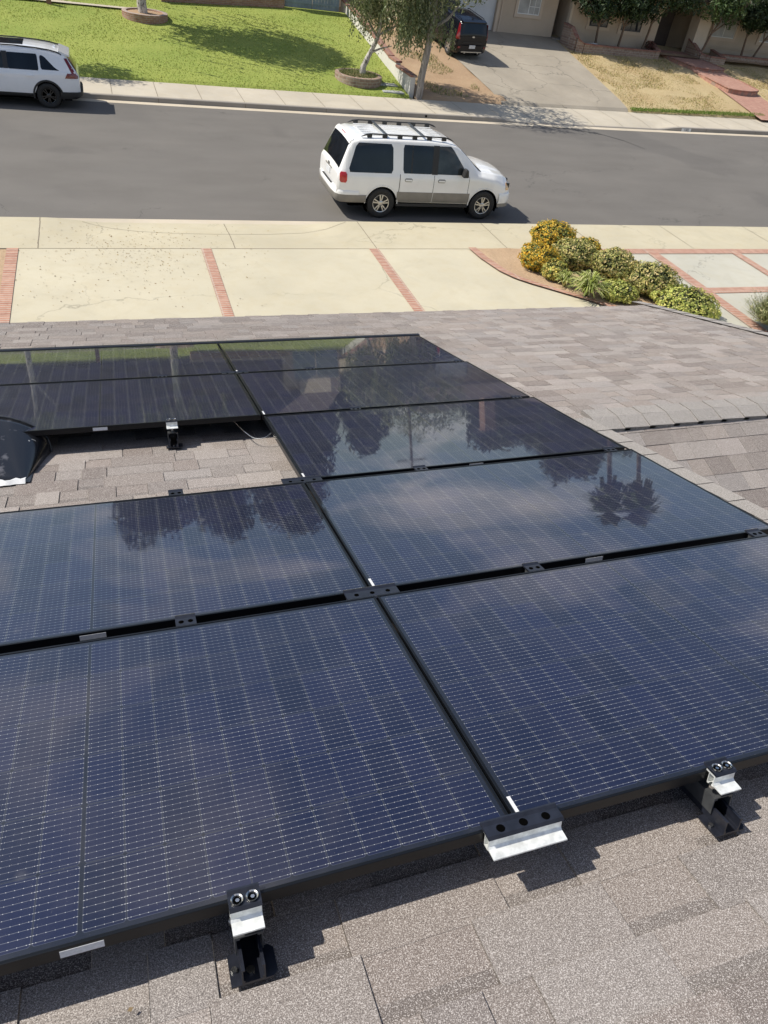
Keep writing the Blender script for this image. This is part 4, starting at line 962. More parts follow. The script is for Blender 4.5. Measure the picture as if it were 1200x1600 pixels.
GREEN = [(.045, .085, .022), (.060, .105, .028), (.035, .065, .020), (.080, .12, .035)]
DARKG = [(.022, .045, .014), (.032, .060, .018), (.018, .034, .012), (.045, .075, .022)]
OLIVE = [(0.189, 0.217, 0.094), (0.131, 0.167, 0.065), (0.246, 0.275, 0.138), (0.102, 0.131, 0.051), (0.304, 0.304, 0.16)]

def base_of(t): return t.location
def tree(name, label, cat, base, tpts, trad, limbs, bark, clusters, n, size, cols, seed, group=None, strands=None, clump=5, spread=.12, ht=None):
    t = empty(name, base, label=label, cat=cat, group=group); rnd = random.Random(seed); B0 = Vector(base)
    b = MB(); trunk(b, [Vector(p) for p in tpts], trad, seed); tr = b.build('trunk', M[bark], t, smooth=True, off=B0)
    for li in limbs:
        b = MB(); trunk(b, [Vector(p) for p in li[0]], li[1], seed, 7); b.build('limb', M[bark], t, smooth=True, off=B0)
    b = MB().usecol()
    if clusters: leafy(b, rnd, clusters, n, size, cols, clump=clump, spread=spread)
    if strands: hanging(b, rnd, strands, size, cols)
    b.build('crown', M['leaf'], t, off=B0, normals=False); return t
# leaning birch in the stone ring
bz = zfar(34.36)
P0 = Vector((10.83, 34.36, bz))
q1, q2, q3 = at(575, 88, 34.3), at(590, 60, 34.2), at(597, 20, 34.0)
rnd = random.Random(11); st_ = []
def screen_strands(rects, Y0, Y1, n, lens, rnd):
    out_ = []
    for (x0, x1, ya, yb, w) in rects:
        for _ in range(int(n * w)):
            Y = rnd.uniform(Y0, Y1); p = at(rnd.uniform(x0, x1), rnd.uniform(ya, yb), Y); out_.append((p.x, p.y, p.z, rnd.uniform(*lens)))
    return out_
st_ = screen_strands([(548, 600, -60, 18, 1.0), (556, 640, -90, 0, 1.4), (590, 662, -30, 32, 1.2), (625, 660, 10, 48, .3)], 33.3, 35.2, 100, (.5, 1.25), rnd)
tree('birch_tree', 'slim leaning white barked birch growing out of the round brick ring by the far walk', 'birch tree', P0,
     [P0 - Vector((0, 0, .1)), at(567, 105, 34.34), q1, q2, q3, at(600, -60, 34.0)], [.17, .13, .11, .085, .06, .03],
     [([at(577, 83, 34.3), at(595, 76, 34.2), at(612, 72, 34.1)], [.05, .04, .02]), ([q2, at(570, 20, 34.3), at(560, -30, 34.4)], [.05, .035, .02]), ([q2 + Vector((0, 0, .1)), at(620, 40, 34.0), at(640, 20, 33.8)], [.045, .035, .02])],
     'birch_bark', [(q3.x + .2, 34.2, q3.z + 1.3, 1.9, 1.5, 1.3)], 2600, .10, OLIVE, 21, strands=st_, clump=4, spread=.14)
# street tree with a straight grey trunk and weeping crown
P0 = Vector((12.95, 32.75, .16)); tp = at(676, 30, 32.75); rnd = random.Random(12)
st_ = screen_strands([(630, 700, -60, 4, 1.5), (640, 684, 0, 38, .8), (690, 714, 8, 52, .18), (600, 668, -70, 0, 1.2), (625, 668, 0, 50, .7)], 32.0, 33.6, 120, (.5, 1.1), rnd)
tree('street_tree', 'tree with straight grey trunk and weeping crown hanging before the black car', 'tree', P0,
     [P0 - Vector((0, 0, .1)), at(662, 105, 32.75), tp, at(684, -40, 32.8)], [.16, .145, .13, .10],
     [([at(674, 45, 32.75), at(700, 30, 32.6), at(716, 10, 32.4)], [.07, .05, .03]), ([at(674, 40, 32.75), at(650, 10, 33), at(630, -30, 33.2)], [.06, .04, .02])],
     'grey_bark', [(tp.x + .3, 33.0, tp.z + 2.0, 2.6, 2.2, 1.7)], 4200, .10, OLIVE, 22, strands=st_, clump=4, spread=.14)
# second birch on the upper lawn; its crown is above the photo and shades the grass
P0 = Vector((2.25, 39.7, zfar(39.7)))
rnd = random.Random(13); st_ = [(2.4 + rnd.gauss(0, 1.5), 39.7 + rnd.gauss(0, 1.5), rnd.uniform(5.2, 8.2), rnd.uniform(.6, 1.6)) for _ in range(260)]
tree('birch_tree', 'white barked birch trunk rising from the dark brick ring at the top edge', 'birch tree', P0,
     [P0 - Vector((0, 0, .1)), P0 + Vector((-.1, 0, 1.4)), P0 + Vector((-.15, .1, 3.4)), P0 + Vector((.3, 0, 5.4)), P0 + Vector((.4, 0, 7.8))], [.21, .18, .16, .11, .04],
     [([P0 + Vector((-.15, .1, 3.2)), P0 + Vector((1.2, -.2, 5)), P0 + Vector((2.0, -.3, 6.3))], [.09, .06, .03]), ([P0 + Vector((0, .1, 3.8)), P0 + Vector((-1.2, .2, 5.4)), P0 + Vector((-2.0, 0, 6.6))], [.08, .06, .03])],
     'birch_bark', [(2.6, 39.7, 7.6, 2.4, 2.2, 1.7), (4.3, 39.3, 6.6, 1.5, 1.4, 1.2), (.4, 39.9, 6.8, 1.6, 1.5, 1.3)], 9000, .14, OLIVE, 23, strands=st_, clump=5, spread=.2)
# a tree left of the photo whose shade falls by the white crossover
P0 = Vector((-4.3, 34.6, zfar(34.6)))
tree('birch_tree', 'birch on the left lawn shading the grass beside the white crossover', 'birch tree', P0,
     [P0 - Vector((0, 0, .1)), P0 + Vector((.1, 0, 2.5)), P0 + Vector((0, .1, 5.0))], [.14, .11, .05], [([P0 + Vector((.1, 0, 2.5)), P0 + Vector((.9, -.1, 3.6))], [.05, .03])],
     'birch_bark', [(-3.7, 34.5, 5.2, 1.3, 1.1, .9)], 1500, .11, OLIVE, 24, clump=5, spread=.18)
# brick rings
def ring(cx, cy, r, h, lab, m, fill):
    z = zfar(cy); t = empty('planter_ring', (cx, cy, z), label=lab, cat='planter')
    b = MB(); b.lathe([(r, -.1), (r, h), (r - .02, h + .01), (r - .18, h + .01), (r - .2, h - .03), (r - .2, -.1)], Matrix.Identity(4), 40)
    b.build('brick_wall', m, t, smooth=True, angle=35)
    b = MB(); b.lathe([(r - .19, h - .05), (r * .5, h - .03), (0, h - .01)], Matrix.Identity(4), 28); b.build('soil', M['dirt'], t)
    if fill:
        rnd = random.Random(3); b = MB().usecol()
        for _ in range(1500):
            a, q = rnd.random() * 6.28, (r - .15) * math.sqrt(rnd.random()); p = Vector((q * math.cos(a), q * math.sin(a), h - .04)); d = Vector((rnd.uniform(-.5, .5), rnd.uniform(-.5, .5), 1)).normalized() * rnd.uniform(.05, .16); w = Vector((rnd.uniform(-1, 1), rnd.uniform(-1, 1), 0)).normalized() * .018
            c = rnd.choice([(.17, .20, .07), (.28, .27, .12), (.11, .15, .05)]); b.face((p - w, p + w, p + d), c)
        b.build('ground_cover', M['leaf'], t, normals=False)
    return t
ring(10.62, 34.2, 1.02, .24, 'round brick planter ring with pale ground cover at the foot of the leaning birch', M['ring_brick'], True)
ring(2.28, 39.85, .98, .22, 'dark red brick planter ring at the top edge around the white trunk', M['brick_wall'], False)

# garden trees of the right house
gt = [(930, 72, 42.1, (880, 1000, -60, 38), 'first slim trunked dark garden tree left of the arched entry, nearest the driveway'),
      (963, 80, 41.8, (930, 1040, -70, 36), 'garden tree with a forked trunk before the middle window'),
      (1003, 76, 41.9, (980, 1085, -60, 22), 'garden tree leaning right beside the dark arched entry'),
      (1088, 92, 41.6, (1085, 1180, -60, 40), 'brighter green garden tree with a leaning trunk right of the entry'),
      (1158, 90, 42.3, (1145, 1200, -40, 50), 'garden tree before the right window, thin trunk'),
      (1172, 92, 42.4, (1160, 1260, -60, 62), 'dark garden tree cropped by the right edge of the photo')]
for i, (px_, py_, Y, (x0, x1, y0, y1), lab) in enumerate(gt):
    bp = at(px_, py_, Y); bp.z = max(zfar(Y), .9); ctr = at((x0 + x1) / 2, y1 - 2, Y - .5)
    rx = (at(x1, y1, Y).x - at(x0, y1, Y).x) / 2; rnd = random.Random(40 + i); cl = []
    for k in range(7): cl.append((ctr.x + rnd.uniform(-.6, .6) * rx, ctr.y + rnd.uniform(-.5, .5), ctr.z + .35 + rnd.uniform(.15, 1.5), rx * rnd.uniform(.42, .6), rx * rnd.uniform(.42, .55), rnd.uniform(.45, .7)))
    topx = ctr + Vector((0, 0, .9)); mid = bp.lerp(topx, .5) + Vector((-.12, 0, 0))
    tree('garden_tree', lab, 'tree', bp, [bp - Vector((0, 0, .15)), mid, topx], [.075, .055, .03], [([mid, topx + Vector((rx * .5, 0, 0))], [.04, .02]), ([mid, topx + Vector((-rx * .5, 0, .2))], [.04, .02])],
         'brown_bark', cl, 3600, .12, GREEN if i == 3 else DARKG, 50 + i, group='garden trees before the right house', clump=6, spread=.16)

# shrubs in the near planting bed
YEL = [(0.75, 0.478, 0.043), (0.62, 0.422, 0.057), (0.326, 0.323, 0.064), (0.18, 0.225, 0.05), (0.789, 0.534, 0.071)]
YG = [(0.555, 0.524, 0.124), (0.362, 0.372, 0.102), (0.223, 0.262, 0.067), (0.751, 0.612, 0.202), (0.8, 0.677, 0.18)]
GG = [(0.389, 0.394, 0.113), (0.25, 0.262, 0.078), (0.555, 0.503, 0.18), (0.723, 0.59, 0.271), (0.168, 0.186, 0.064)]
LG = [(0.524, 0.562, 0.135), (0.358, 0.412, 0.097), (0.667, 0.636, 0.194), (0.239, 0.281, 0.077)]
def shrub(x0, x1, y0, y1, cols, lab, seed, n=2600, size=.042):
    """x0..y1 is the surveyed outline in the photo; size and place follow from it"""
    g_ = atz((x0 + x1) / 2, y1 - (y1 - y0) * .22, KE); Y = g_.y
    a, c = at(x0, (y0 + y1) / 2, Y), at(x1, (y0 + y1) / 2, Y); rx = (c.x - a.x) / 2; topz = at((x0 + x1) / 2, y0, Y).z
    cxx = (a.x + c.x) / 2; hz = max(topz - KE, .35) / 2
    t = empty('shrub', (cxx, Y, KE), label=lab, cat='shrub', group='shrubs in the bed beside the driveway'); rnd = random.Random(seed); B0 = Vector((cxx, Y, KE))
    b = MB().usecol(); cl = [(cxx, Y, KE + hz * 1.02, rx * .92, rx * .9, hz * .95)]
    leafy(b, rnd, cl, int(n * 2.2), size, cols, shell=.92, clump=3, spread=.03, aspect=1.5)
    if 'golden' in lab:
        pass
    b.build('foliage', M['leaf'], t, off=B0, normals=False)
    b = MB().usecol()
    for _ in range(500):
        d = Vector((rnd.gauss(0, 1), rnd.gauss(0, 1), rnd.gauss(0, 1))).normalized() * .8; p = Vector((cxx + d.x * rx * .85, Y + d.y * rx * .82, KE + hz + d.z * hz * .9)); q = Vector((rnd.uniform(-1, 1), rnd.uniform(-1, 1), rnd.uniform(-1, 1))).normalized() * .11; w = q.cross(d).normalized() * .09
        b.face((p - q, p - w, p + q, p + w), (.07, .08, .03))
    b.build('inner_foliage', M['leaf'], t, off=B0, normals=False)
    for k in range(3):
        b = MB(); x_ = cxx + (k - 1) * .08; b.tube([(x_, Y, KE - .03), (x_ + (k - 1) * .1, Y + .05, KE + hz)], .02, 6); b.build('stem', M['brown_bark'], t, off=B0)
    return t
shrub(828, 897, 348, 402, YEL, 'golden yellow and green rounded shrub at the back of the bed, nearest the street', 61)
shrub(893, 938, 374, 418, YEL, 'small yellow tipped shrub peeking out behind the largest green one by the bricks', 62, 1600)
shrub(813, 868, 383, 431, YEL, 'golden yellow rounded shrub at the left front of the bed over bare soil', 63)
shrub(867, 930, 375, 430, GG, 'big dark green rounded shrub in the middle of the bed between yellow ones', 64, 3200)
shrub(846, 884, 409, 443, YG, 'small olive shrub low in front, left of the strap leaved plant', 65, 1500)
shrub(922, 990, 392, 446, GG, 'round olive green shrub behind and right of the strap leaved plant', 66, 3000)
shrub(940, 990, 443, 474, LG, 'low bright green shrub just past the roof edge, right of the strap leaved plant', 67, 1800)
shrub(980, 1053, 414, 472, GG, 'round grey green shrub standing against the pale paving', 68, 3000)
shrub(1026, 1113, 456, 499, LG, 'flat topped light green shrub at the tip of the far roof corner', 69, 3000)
# strap leaved clumps
def strap(px_, py_, r_, h_, n, lab, seed, cols, wd=.022):
    g_ = atz(px_, py_, KE); t = empty('strap_leaf_plant', g_, label=lab, cat='plant', group=None); rnd = random.Random(seed); b = MB().usecol()
    for _ in range(n):
        a = rnd.random() * 6.283; L = rnd.uniform(.7, 1.1); dx_, dy_ = math.cos(a), math.sin(a); c = rnd.choice(cols); f = rnd.uniform(.8, 1.2); s_ = rnd.uniform(.2, 1); w = Vector((-dy_, dx_, 0)) * wd; pr = None
        for k in range(6):
            u = k / 5; p = Vector((dx_ * r_ * s_ * u ** 1.2 * L, dy_ * r_ * s_ * u ** 1.2 * L, h_ * L * (1 - .5 * s_) * math.sin(min(u * 2.1, 2.4)))); ww = w * (1 - u * .85)
            if pr: b.face((pr[0], pr[1], p + ww, p - ww), tuple(v * f for v in c))
            pr = (p - ww, p + ww)
    b.build('leaves', M['leaf'], t, normals=False); return t
SL = [(.34, .40, .09), (.46, .50, .15), (.58, .58, .27), (.22, .27, .07)]
strap(914, 464, .72, .66, 380, 'tall fountain of bright green strap leaves in front of the round shrubs', 71, SL)
strap(880, 449, .40, .46, 150, 'smaller clump of green strap leaves beside the large fountain of leaves', 72, SL)
# wiry bush right of the roof corner
g_ = atz(1200, 510, KE); t = empty('wiry_bush', g_, label='wiry pale green bush at the right edge behind the roof', cat='bush'); rnd = random.Random(9); b = MB().usecol()
for _ in range(1500):
    a = rnd.random() * 6.28; s_ = rnd.uniform(0, 1); d = Vector((math.cos(a) * s_ * .95, math.sin(a) * s_ * .7, rnd.uniform(.35, .85) * (1.2 - .5 * s_))); p0 = d * rnd.uniform(.15, .6); p1 = d * rnd.uniform(.9, 1.15); w = Vector((-math.sin(a), math.cos(a), 0)) * .012
    c = rnd.choice([(.30, .31, .13), (.22, .25, .10), (.16, .19, .07), (.40, .36, .18)]); b.face((p0 - w, p0 + w, p1), c)
    for k in range(3):
        p = p0.lerp(p1, rnd.random()); e = Vector((rnd.uniform(-1, 1), rnd.uniform(-1, 1), rnd.uniform(0, 1))).normalized() * .07; b.face((p, p + e + w, p + e - w), c)
b.build('foliage', M['leaf'], t, normals=False)

# ------------------------------------------------------------------ retaining wall, stones, fence, walks
t = empty('retaining_wall', (12.64, 38, zfar(38)), label='white retaining wall stepping down beside the green lawn, capped with red brick', cat='wall'); B0 = Vector(t.location)
bw, bc = MB(), MB()
for (ya, yb) in ((32.85, 34.9), (34.9, 36.0), (36.0, 37.0), (37.0, 41.2), (41.2, 44.4)):
    zt_ = zfar(yb) + (.42 if yb < 36.5 else .50); bw.prism([(ya, zfar(ya) - .3), (yb, zfar(yb) - .3), (yb, zt_ if yb < 37 else zfar(yb) + .45), (ya, zt_ if yb < 37 else zfar(ya) + .45)], 12.53, 12.74, 'x')
    za_, zb_ = (zt_, zt_) if yb < 37 else (zfar(ya) + .45, zfar(yb) + .45); bc.prism([(ya - .02, za_ + .003), (yb, zb_ + .003), (yb, zb_ + .075), (ya - .02, za_ + .075)], 12.50, 12.80, 'x')
bw.build('wall_body', M['wall_white'], t, off=B0); bc.build('brick_cap', M['brick_cap'], t, off=B0)
for px_, py_, lab in ((604, 130, 'grey stepping stone in the grass, the one farther from the walk'), (614, 143, 'grey stepping stone touching the walk')):
    p = at(px_, py_, 33.9 if py_ < 135 else 33.1); b = MB(); z = zfar(p.y) + .02
    b.prism([(p.x - .50, p.y - .22), (p.x + .45, p.y - .24), (p.x + .42, p.y + .2), (p.x - .46, p.y + .22)], -.03, .016, 'z')
    o = b.build('stepping_stone', M['slab_grey'], off=(p.x, p.y, 0)); o.location = (p.x, p.y, z); tag(o, lab, 'stepping stone', 'stepping stones')
# blue grey gate of boards and low brick wall at the top of the lawn
t = empty('wooden_gate', (10.75, 43.5, zfar(43.5)), label='blue grey double gate of upright boards at the top of the lawn', cat='gate')
M['gate_paint'] = plain('gate_paint', (.22, .27, .31), .8, 0, 0, .2, 3)
for k in range(2):
    b = MB()
    for i in range(9): x_ = -1.42 + k * 1.43 + i * .155; b.box(x_, x_ + .145, 0, .02, .06, 1.75)
    b.build('board_panel', M['gate_paint'], t)
    b = MB(); b.box(-1.42 + k * 1.43, -.05 + k * 1.43, -.03, 0, .25, .35); b.box(-1.42 + k * 1.43, -.05 + k * 1.43, -.03, 0, 1.45, 1.55); b.build('rail', M['gate_paint'], t)
t = empty('low_brick_wall', (5.3, 42.6, zfar(42.6)), label='low dark brick wall along the top of the lawn left of the gate', cat='wall'); B0 = Vector(t.location)
b = MB(); b.prism([(3.2, 42.3), (9.25, 43.3), (9.25, 43.6), (3.2, 42.6)], 1.1, 1.95, 'z'); b.build('wall_body', M['brick_wall'], t, off=B0)
b = MB(); b.prism([(3.15, 42.24), (9.3, 43.25), (9.3, 43.65), (3.15, 42.65)], 1.953, 2.02, 'z'); b.build('cap', M['kerb'], t, off=B0)
tag(sheet('porch_slab', M['concrete_far'], -20, 1.9, 40.5, 44.5, lambda x_, y_: zfar(40.4) + .10, 3, 3), kind='structure')
b = MB(); z = zfar(40.5) + .09; pts = [(1.9 + .9 * math.cos(a_), 41.4 + .9 * math.sin(a_)) for a_ in [R(-90 + 180 * k / 12) for k in range(13)]]
b.prism(pts, z - .2, z + .012, 'z'); tag(b.build('path', M['kerb']), kind='structure')
b = MB(); b.box(-1.75, -1.55, 40.35, 40.47, 1.0, 1.9); tag(b.build('wooden_post', plain('post_brown', (.24, .13, .09), .8)), 'brown post at the top edge standing before the pale porch slab', 'post')

# right house yard: curved brick steps
t = empty('brick_walk', (32.9, 38, zfar(38)), label='red brick walk with three rounded steps leading up to the arched entry', cat='walk'); B0 = Vector(t.location)
def walk_slab(pts, z, h=.13):
    ym = sum(p[1] for p in pts) / len(pts); zq = lambda p: z + .085 * (p[1] - ym)
    b = MB(); T_ = [Vector((*p, zq(p))) for p in pts]; b.face(T_); n_ = len(T_)
    for i in range(n_): b.face((T_[i], T_[(i + 1) % n_], T_[(i + 1) % n_] - Vector((0, 0, h)), T_[i] - Vector((0, 0, h))))
    o = b.build('step', M['brick_walk'], t, off=B0)
    b = MB(); P = [p + Vector((0, 0, .006)) for p in T_[1:-1]]; b.tube(P, .035, 6); b.build('step_edge', M['brick_cap'], t, off=B0); return o
def tongue(xa, xb, ya, yb, dx_, n=8):
    """slab whose street side end is rounded"""
    c = (xa + xb) / 2; r_ = (xb - xa) / 2; left = [(xa, yb), (xa + dx_ * .3, (ya + yb) / 2)]
    arc_ = [(c + dx_ - r_ * math.cos(math.pi * k / n), ya - .45 * math.sin(math.pi * k / n)) for k in range(n + 1)]
    return left + arc_ + [(xb + dx_ * .3, (ya + yb) / 2), (xb, yb)]
walk_slab(tongue(31.15, 33.6, 39.7, 42.6, .7), zfar(40.6) + .16, .3)
walk_slab(tongue(31.9, 34.1, 36.5, 39.9, .2), zfar(37.8) + .14, .3)
b = MB(); P = [[(32.0 - .05 * i, 37.0 - i * .85, zfar(37.0 - i * .85) + .07 ), (34.3 - .0 * i, 37.0 - i * .85, zfar(37 - i * .85) + .07)] for i in range(6)]; b.grid(P); b.build('lower_walk', M['brick_walk'], t, off=B0, normals=False)
# planters with brick walls before the right house
def planter(pts, h, lab, curl=None):
    c = pts[0]; t = empty('brick_planter', (c[0], c[1], zfar(c[1])), label=lab, cat='planter'); B0 = Vector(t.location); b, bc = MB(), MB()
    for (xa, ya, ha), (xb, yb, hb) in zip(pts, pts[1:]):
        d = Vector((xb - xa, yb - ya, 0)).normalized(); nn = Vector((-d.y, d.x, 0)) * .11
        A, B_ = Vector((xa, ya, 0)), Vector((xb, yb, 0)); za, zb_ = zfar(ya), zfar(yb)
        v = [A - nn, B_ - nn, B_ + nn, A + nn]; lo = [p + Vector((0, 0, (za, zb_, zb_, za)[i] - .25)) for i, p in enumerate(v)]; hi = [p + Vector((0, 0, (za + ha, zb_ + hb, zb_ + hb, za + ha)[i])) for i, p in enumerate(v)]
        for q in ((lo[0], lo[1], hi[1], hi[0]), (lo[1], lo[2], hi[2], hi[1]), (lo[2], lo[3], hi[3], hi[2]), (lo[3], lo[0], hi[0], hi[3])): b.face(q)
        w = [A - nn * 1.25, B_ - nn * 1.25, B_ + nn * 1.25, A + nn * 1.25]; l2 = [p + Vector((0, 0, (za + ha, zb_ + hb, zb_ + hb, za + ha)[i] + .004)) for i, p in enumerate(w)]; h2 = [p + Vector((0, 0, .06)) for p in l2]
        bc.face(h2); [bc.face((l2[i], l2[(i + 1) % 4], h2[(i + 1) % 4], h2[i])) for i in range(4)]
    b.build('brick_wall', M['ring_brick'], t, off=B0); bc.build('cap', M['brick_cap'], t, off=B0); return t
planter([(24.75, 42.2, .95), (24.85, 41.5, .95), (25.0, 41.0, .62), (25.4, 40.9, .42), (26.2, 41.05, .36), (30.2, 41.05, .36), (30.6, 41.2, .36), (30.65, 42.4, .5)], .4, 'low brick planter wall with a curled high end beside the asphalt driveway')
planter([(33.55, 42.6, .75), (33.6, 41.9, .60), (33.7, 41.4, .40), (34.2, 41.15, .36), (35.3, 41.15, .34), (35.4, 42.6, .34)], .4, 'short brick planter wall right of the arched entry')
planter([(35.6, 42.0, .30), (45, 42.0, .30)], .4, 'long straight brick planter wall under the right windows')
tag(sheet('planter_soil', M['dirt'], 25.0, 46, 41.2, 43.4, lambda x_, y_: zfar(41.3) + .22, 2, 2), kind='structure')
b = MB(); rnd = random.Random(4); b = b.usecol(); leafy(b, rnd, [(30.35, 41.75, zfar(41.7) + .45, .32, .28, .25)], 240, .07, [(.10, .03, .025), (.06, .05, .03), (.12, .05, .04)], clump=3, spread=.05)
tag(b.build('dark_red_shrub', M['leaf'], normals=False), 'small dark red shrub in the planter corner by the arched entry', 'shrub')
b = MB(); b.tube([(26.0, 41.6, 1.62), (26.3, 41.5, 1.64), (26.7, 41.62, 1.63), (26.5, 41.75, 1.63)], .05, 8); tag(b.build('garden_hose', M['white_trim'], smooth=True), 'pale coiled hose lying in the brick planter by the first window', 'hose')

# ------------------------------------------------------------------ houses across the street
M['roof_far'] = plain('roof_far', (.10, .075, .06), .9, 0, 0, .3, 3, .01); M['window_glass'] = plain('window_glass', (.03, .035, .04), .05, 0, .5, .4, 1); M['curtain'] = plain('curtain', (.35, .36, .36), .6, 0, .6, .35, 1.2)
def window(t, x0, x1, z0, z1, y, B0, trim, pane, lights=2, grid=False, frame='white_trim'):
    b = MB(); e = .16
    b.box(x0 - e, x1 + e, y - .06, y - .003, z1, z1 + e); b.box(x0 - e, x1 + e, y - .06, y - .003, z0 - e, z0); b.box(x0 - e, x0, y - .06, y - .003, z0, z1); b.box(x1, x1 + e, y - .06, y - .003, z0, z1)
    w = b.build('window', M[trim], t, off=B0)
    b = MB(); b.box(x0, x1, y - .012, y - .006, z0, z1); b.build('pane', M[pane], w)
    w.children[0].location = -B0 if False else (0, 0, 0)
    w.children[0].data.transform(Matrix.Translation(-B0))
    b = MB(); f = .045
    b.box(x0, x1, y - .03, y - .013, z0, z0 + f); b.box(x0, x1, y - .03, y - .013, z1 - f, z1); b.box(x0, x0 + f, y - .03, y - .013, z0 + f, z1 - f); b.box(x1 - f, x1, y - .03, y - .013, z0 + f, z1 - f)
    for k in range(1, lights): xm = x0 + (x1 - x0) * k / lights; b.box(xm - f / 2, xm + f / 2, y - .03, y - .013, z0 + f, z1 - f)
    if grid:
        for zz_ in (.33, .66): b.box((x0 + x1) / 2 + f / 2, x1 - f, y - .026, y - .014, z0 + (z1 - z0) * zz_ - .012, z0 + (z1 - z0) * zz_ + .012)
        b.box(x0 + (x1 - x0) * .75 - .012, x0 + (x1 - x0) * .75 + .012, y - .0265, y - .0145, z0 + f, z1 - f)
    b.build('frame', M[frame], w, off=B0); return w
def roof_hip(t, name, x0, x1, y0, y1, z, rise, m, B0, gable=False):
    b = MB(); cy_ = (y0 + y1) / 2; i_ = 0 if gable else (y1 - y0) / 2 * .9; v = [Vector(p) for p in ((x0, y0, z), (x1, y0, z), (x1, y1, z), (x0, y1, z), (x0 + i_, cy_, z + rise), (x1 - i_, cy_, z + rise))]
    for q in ((0, 1, 5, 4), (1, 2, 5), (2, 3, 4, 5), (3, 0, 4)): b.face([v[k] for k in q])
    w = [p - Vector((0, 0, .18)) for p in v[:4]]
    for k in range(4): b.face((v[k], v[(k + 1) % 4], w[(k + 1) % 4], w[k]))
    b.face(w); return b.build(name, m, t, off=B0)
# right house
GZ = zfar(42.9) + .02
h2 = empty('beige_house', (28, 44, GZ), label='beige stucco house with a white garage door and an arched entry behind the black car', cat='house'); B0 = Vector(h2.location)
b = MB(); b.box(15.4, 16.0, 42.9, 50, GZ - .4, GZ + 2.75); b.box(16.0, 20.75, 42.9, 50, GZ + 2.25, GZ + 2.75); b.box(16.0, 20.75, 43.2, 50, GZ - .3, GZ + 2.25); b.box(20.75, 24.42, 42.9, 50, GZ - .4, GZ + 2.75); b.build('wall', M['stucco'], h2, off=B0)
b = MB(); b.box(16.0, 20.75, 43.05, 43.15, GZ - .1, GZ + 2.25); gd = b.build('garage_door', M['door_white'], h2, off=B0)
b = MB()
for r_ in range(4):
    for k in range(4): b.box(16.12 + k * 1.16, 17.16 + k * 1.16, 43.03, 43.049, GZ + .02 + r_ * .56, GZ + .44 + r_ * .56)
b.build('door_panels', M['door_white'], gd, off=B0)
b = MB(); b.box(20.76, 20.90, 42.84, 42.897, GZ - .1, GZ + 2.4); b.box(21.02, 21.08, 42.86, 42.897, GZ - .1, GZ + 2.5); b.build('garage_trim', M['stucco_trim'], h2, off=B0)
window(h2, 22.0, 23.35, GZ + .98, GZ + 2.1, 42.9, B0, 'stucco_trim', 'curtain', 2, True)
b = MB(); b.box(24.42, 25.45, 44.4, 44.6, GZ - .3, GZ + 2.75); b.build('entry_wall', M['stucco_grey'], h2, off=B0)
b = MB(); b.box(24.42, 25.4, 42.6, 44.4, GZ - .3, GZ + .06); b.build('entry_step', M['kerb'], h2, off=B0)
b = MB(); b.box(25.12, 30.9, 42.35, 50, GZ - .6, GZ + 2.75); b.build('wall', M['stucco'], h2, off=B0)
b = MB(); b.box(24.98, 25.117, 42.33, 42.6, GZ - .6, GZ + 2.75); b.build('corner_post', M['stucco_light'], h2, off=B0)
window(h2, 26.3, 27.5, GZ + .85, GZ + 2.0, 42.35, B0, 'stucco_trim', 'window_glass', 2, False, 'dark_plastic'); window(h2, 28.4, 29.75, GZ + .80, GZ + 2.0, 42.35, B0, 'stucco_trim', 'window_glass', 2, False, 'dark_plastic')
b = MB(); b.box(30.9, 33.9, 45.2, 45.4, GZ - .3, GZ + 2.75); b.build('entry_wall', M['stucco_grey'], h2, off=B0)
b = MB(); pts = [(30.9, GZ + 2.75), (30.9, GZ + 1.7)] + [(32.2 - 1.3 * math.cos(math.pi * k / 12), GZ + 1.7 + .75 * math.sin(math.pi * k / 12)) for k in range(1, 12)] + [(33.5, GZ + 1.7), (33.5, GZ + 2.75)]
b.prism(pts, 42.36, 42.6, 'y'); b.build('entry_arch', M['stucco'], h2, off=B0)
b = MB(); b.box(33.5, 34.35, 42.2, 43.0, GZ - .6, GZ + 2.75); b.build('pillar', M['stucco_light'], h2, off=B0)
b = MB(); b.box(34.35, 52, 43.3, 50, GZ - .6, GZ + 2.75); b.box(34.36, 52, 43.2, 43.297, GZ + .35, GZ + .42); b.build('wall', M['stucco'], h2, off=B0)
window(h2, 35.5, 37.2, GZ + .9, GZ + 2.0, 43.3, B0, 'stucco_trim', 'curtain', 2); window(h2, 39.2, 40.9, GZ + .9, GZ + 2.0, 43.3, B0, 'stucco_trim', 'curtain', 2)
roof_hip(h2, 'roof', 14.7, 25.0, 41.75, 52, GZ + 2.76, 1.9, M['roof_far'], B0); roof_hip(h2, 'roof', 24.3, 54, 41.5, 53, GZ + 2.80, 1.9, M['roof_far'], B0)
b = MB(); b.box(24.9, 25.8, 49, 49.9, GZ + 3.2, GZ + 6.2); b.box(24.85, 25.85, 48.95, 49.95, GZ + 6.2, GZ + 6.35); b.build('chimney', M['brick_wall'], h2, off=B0)
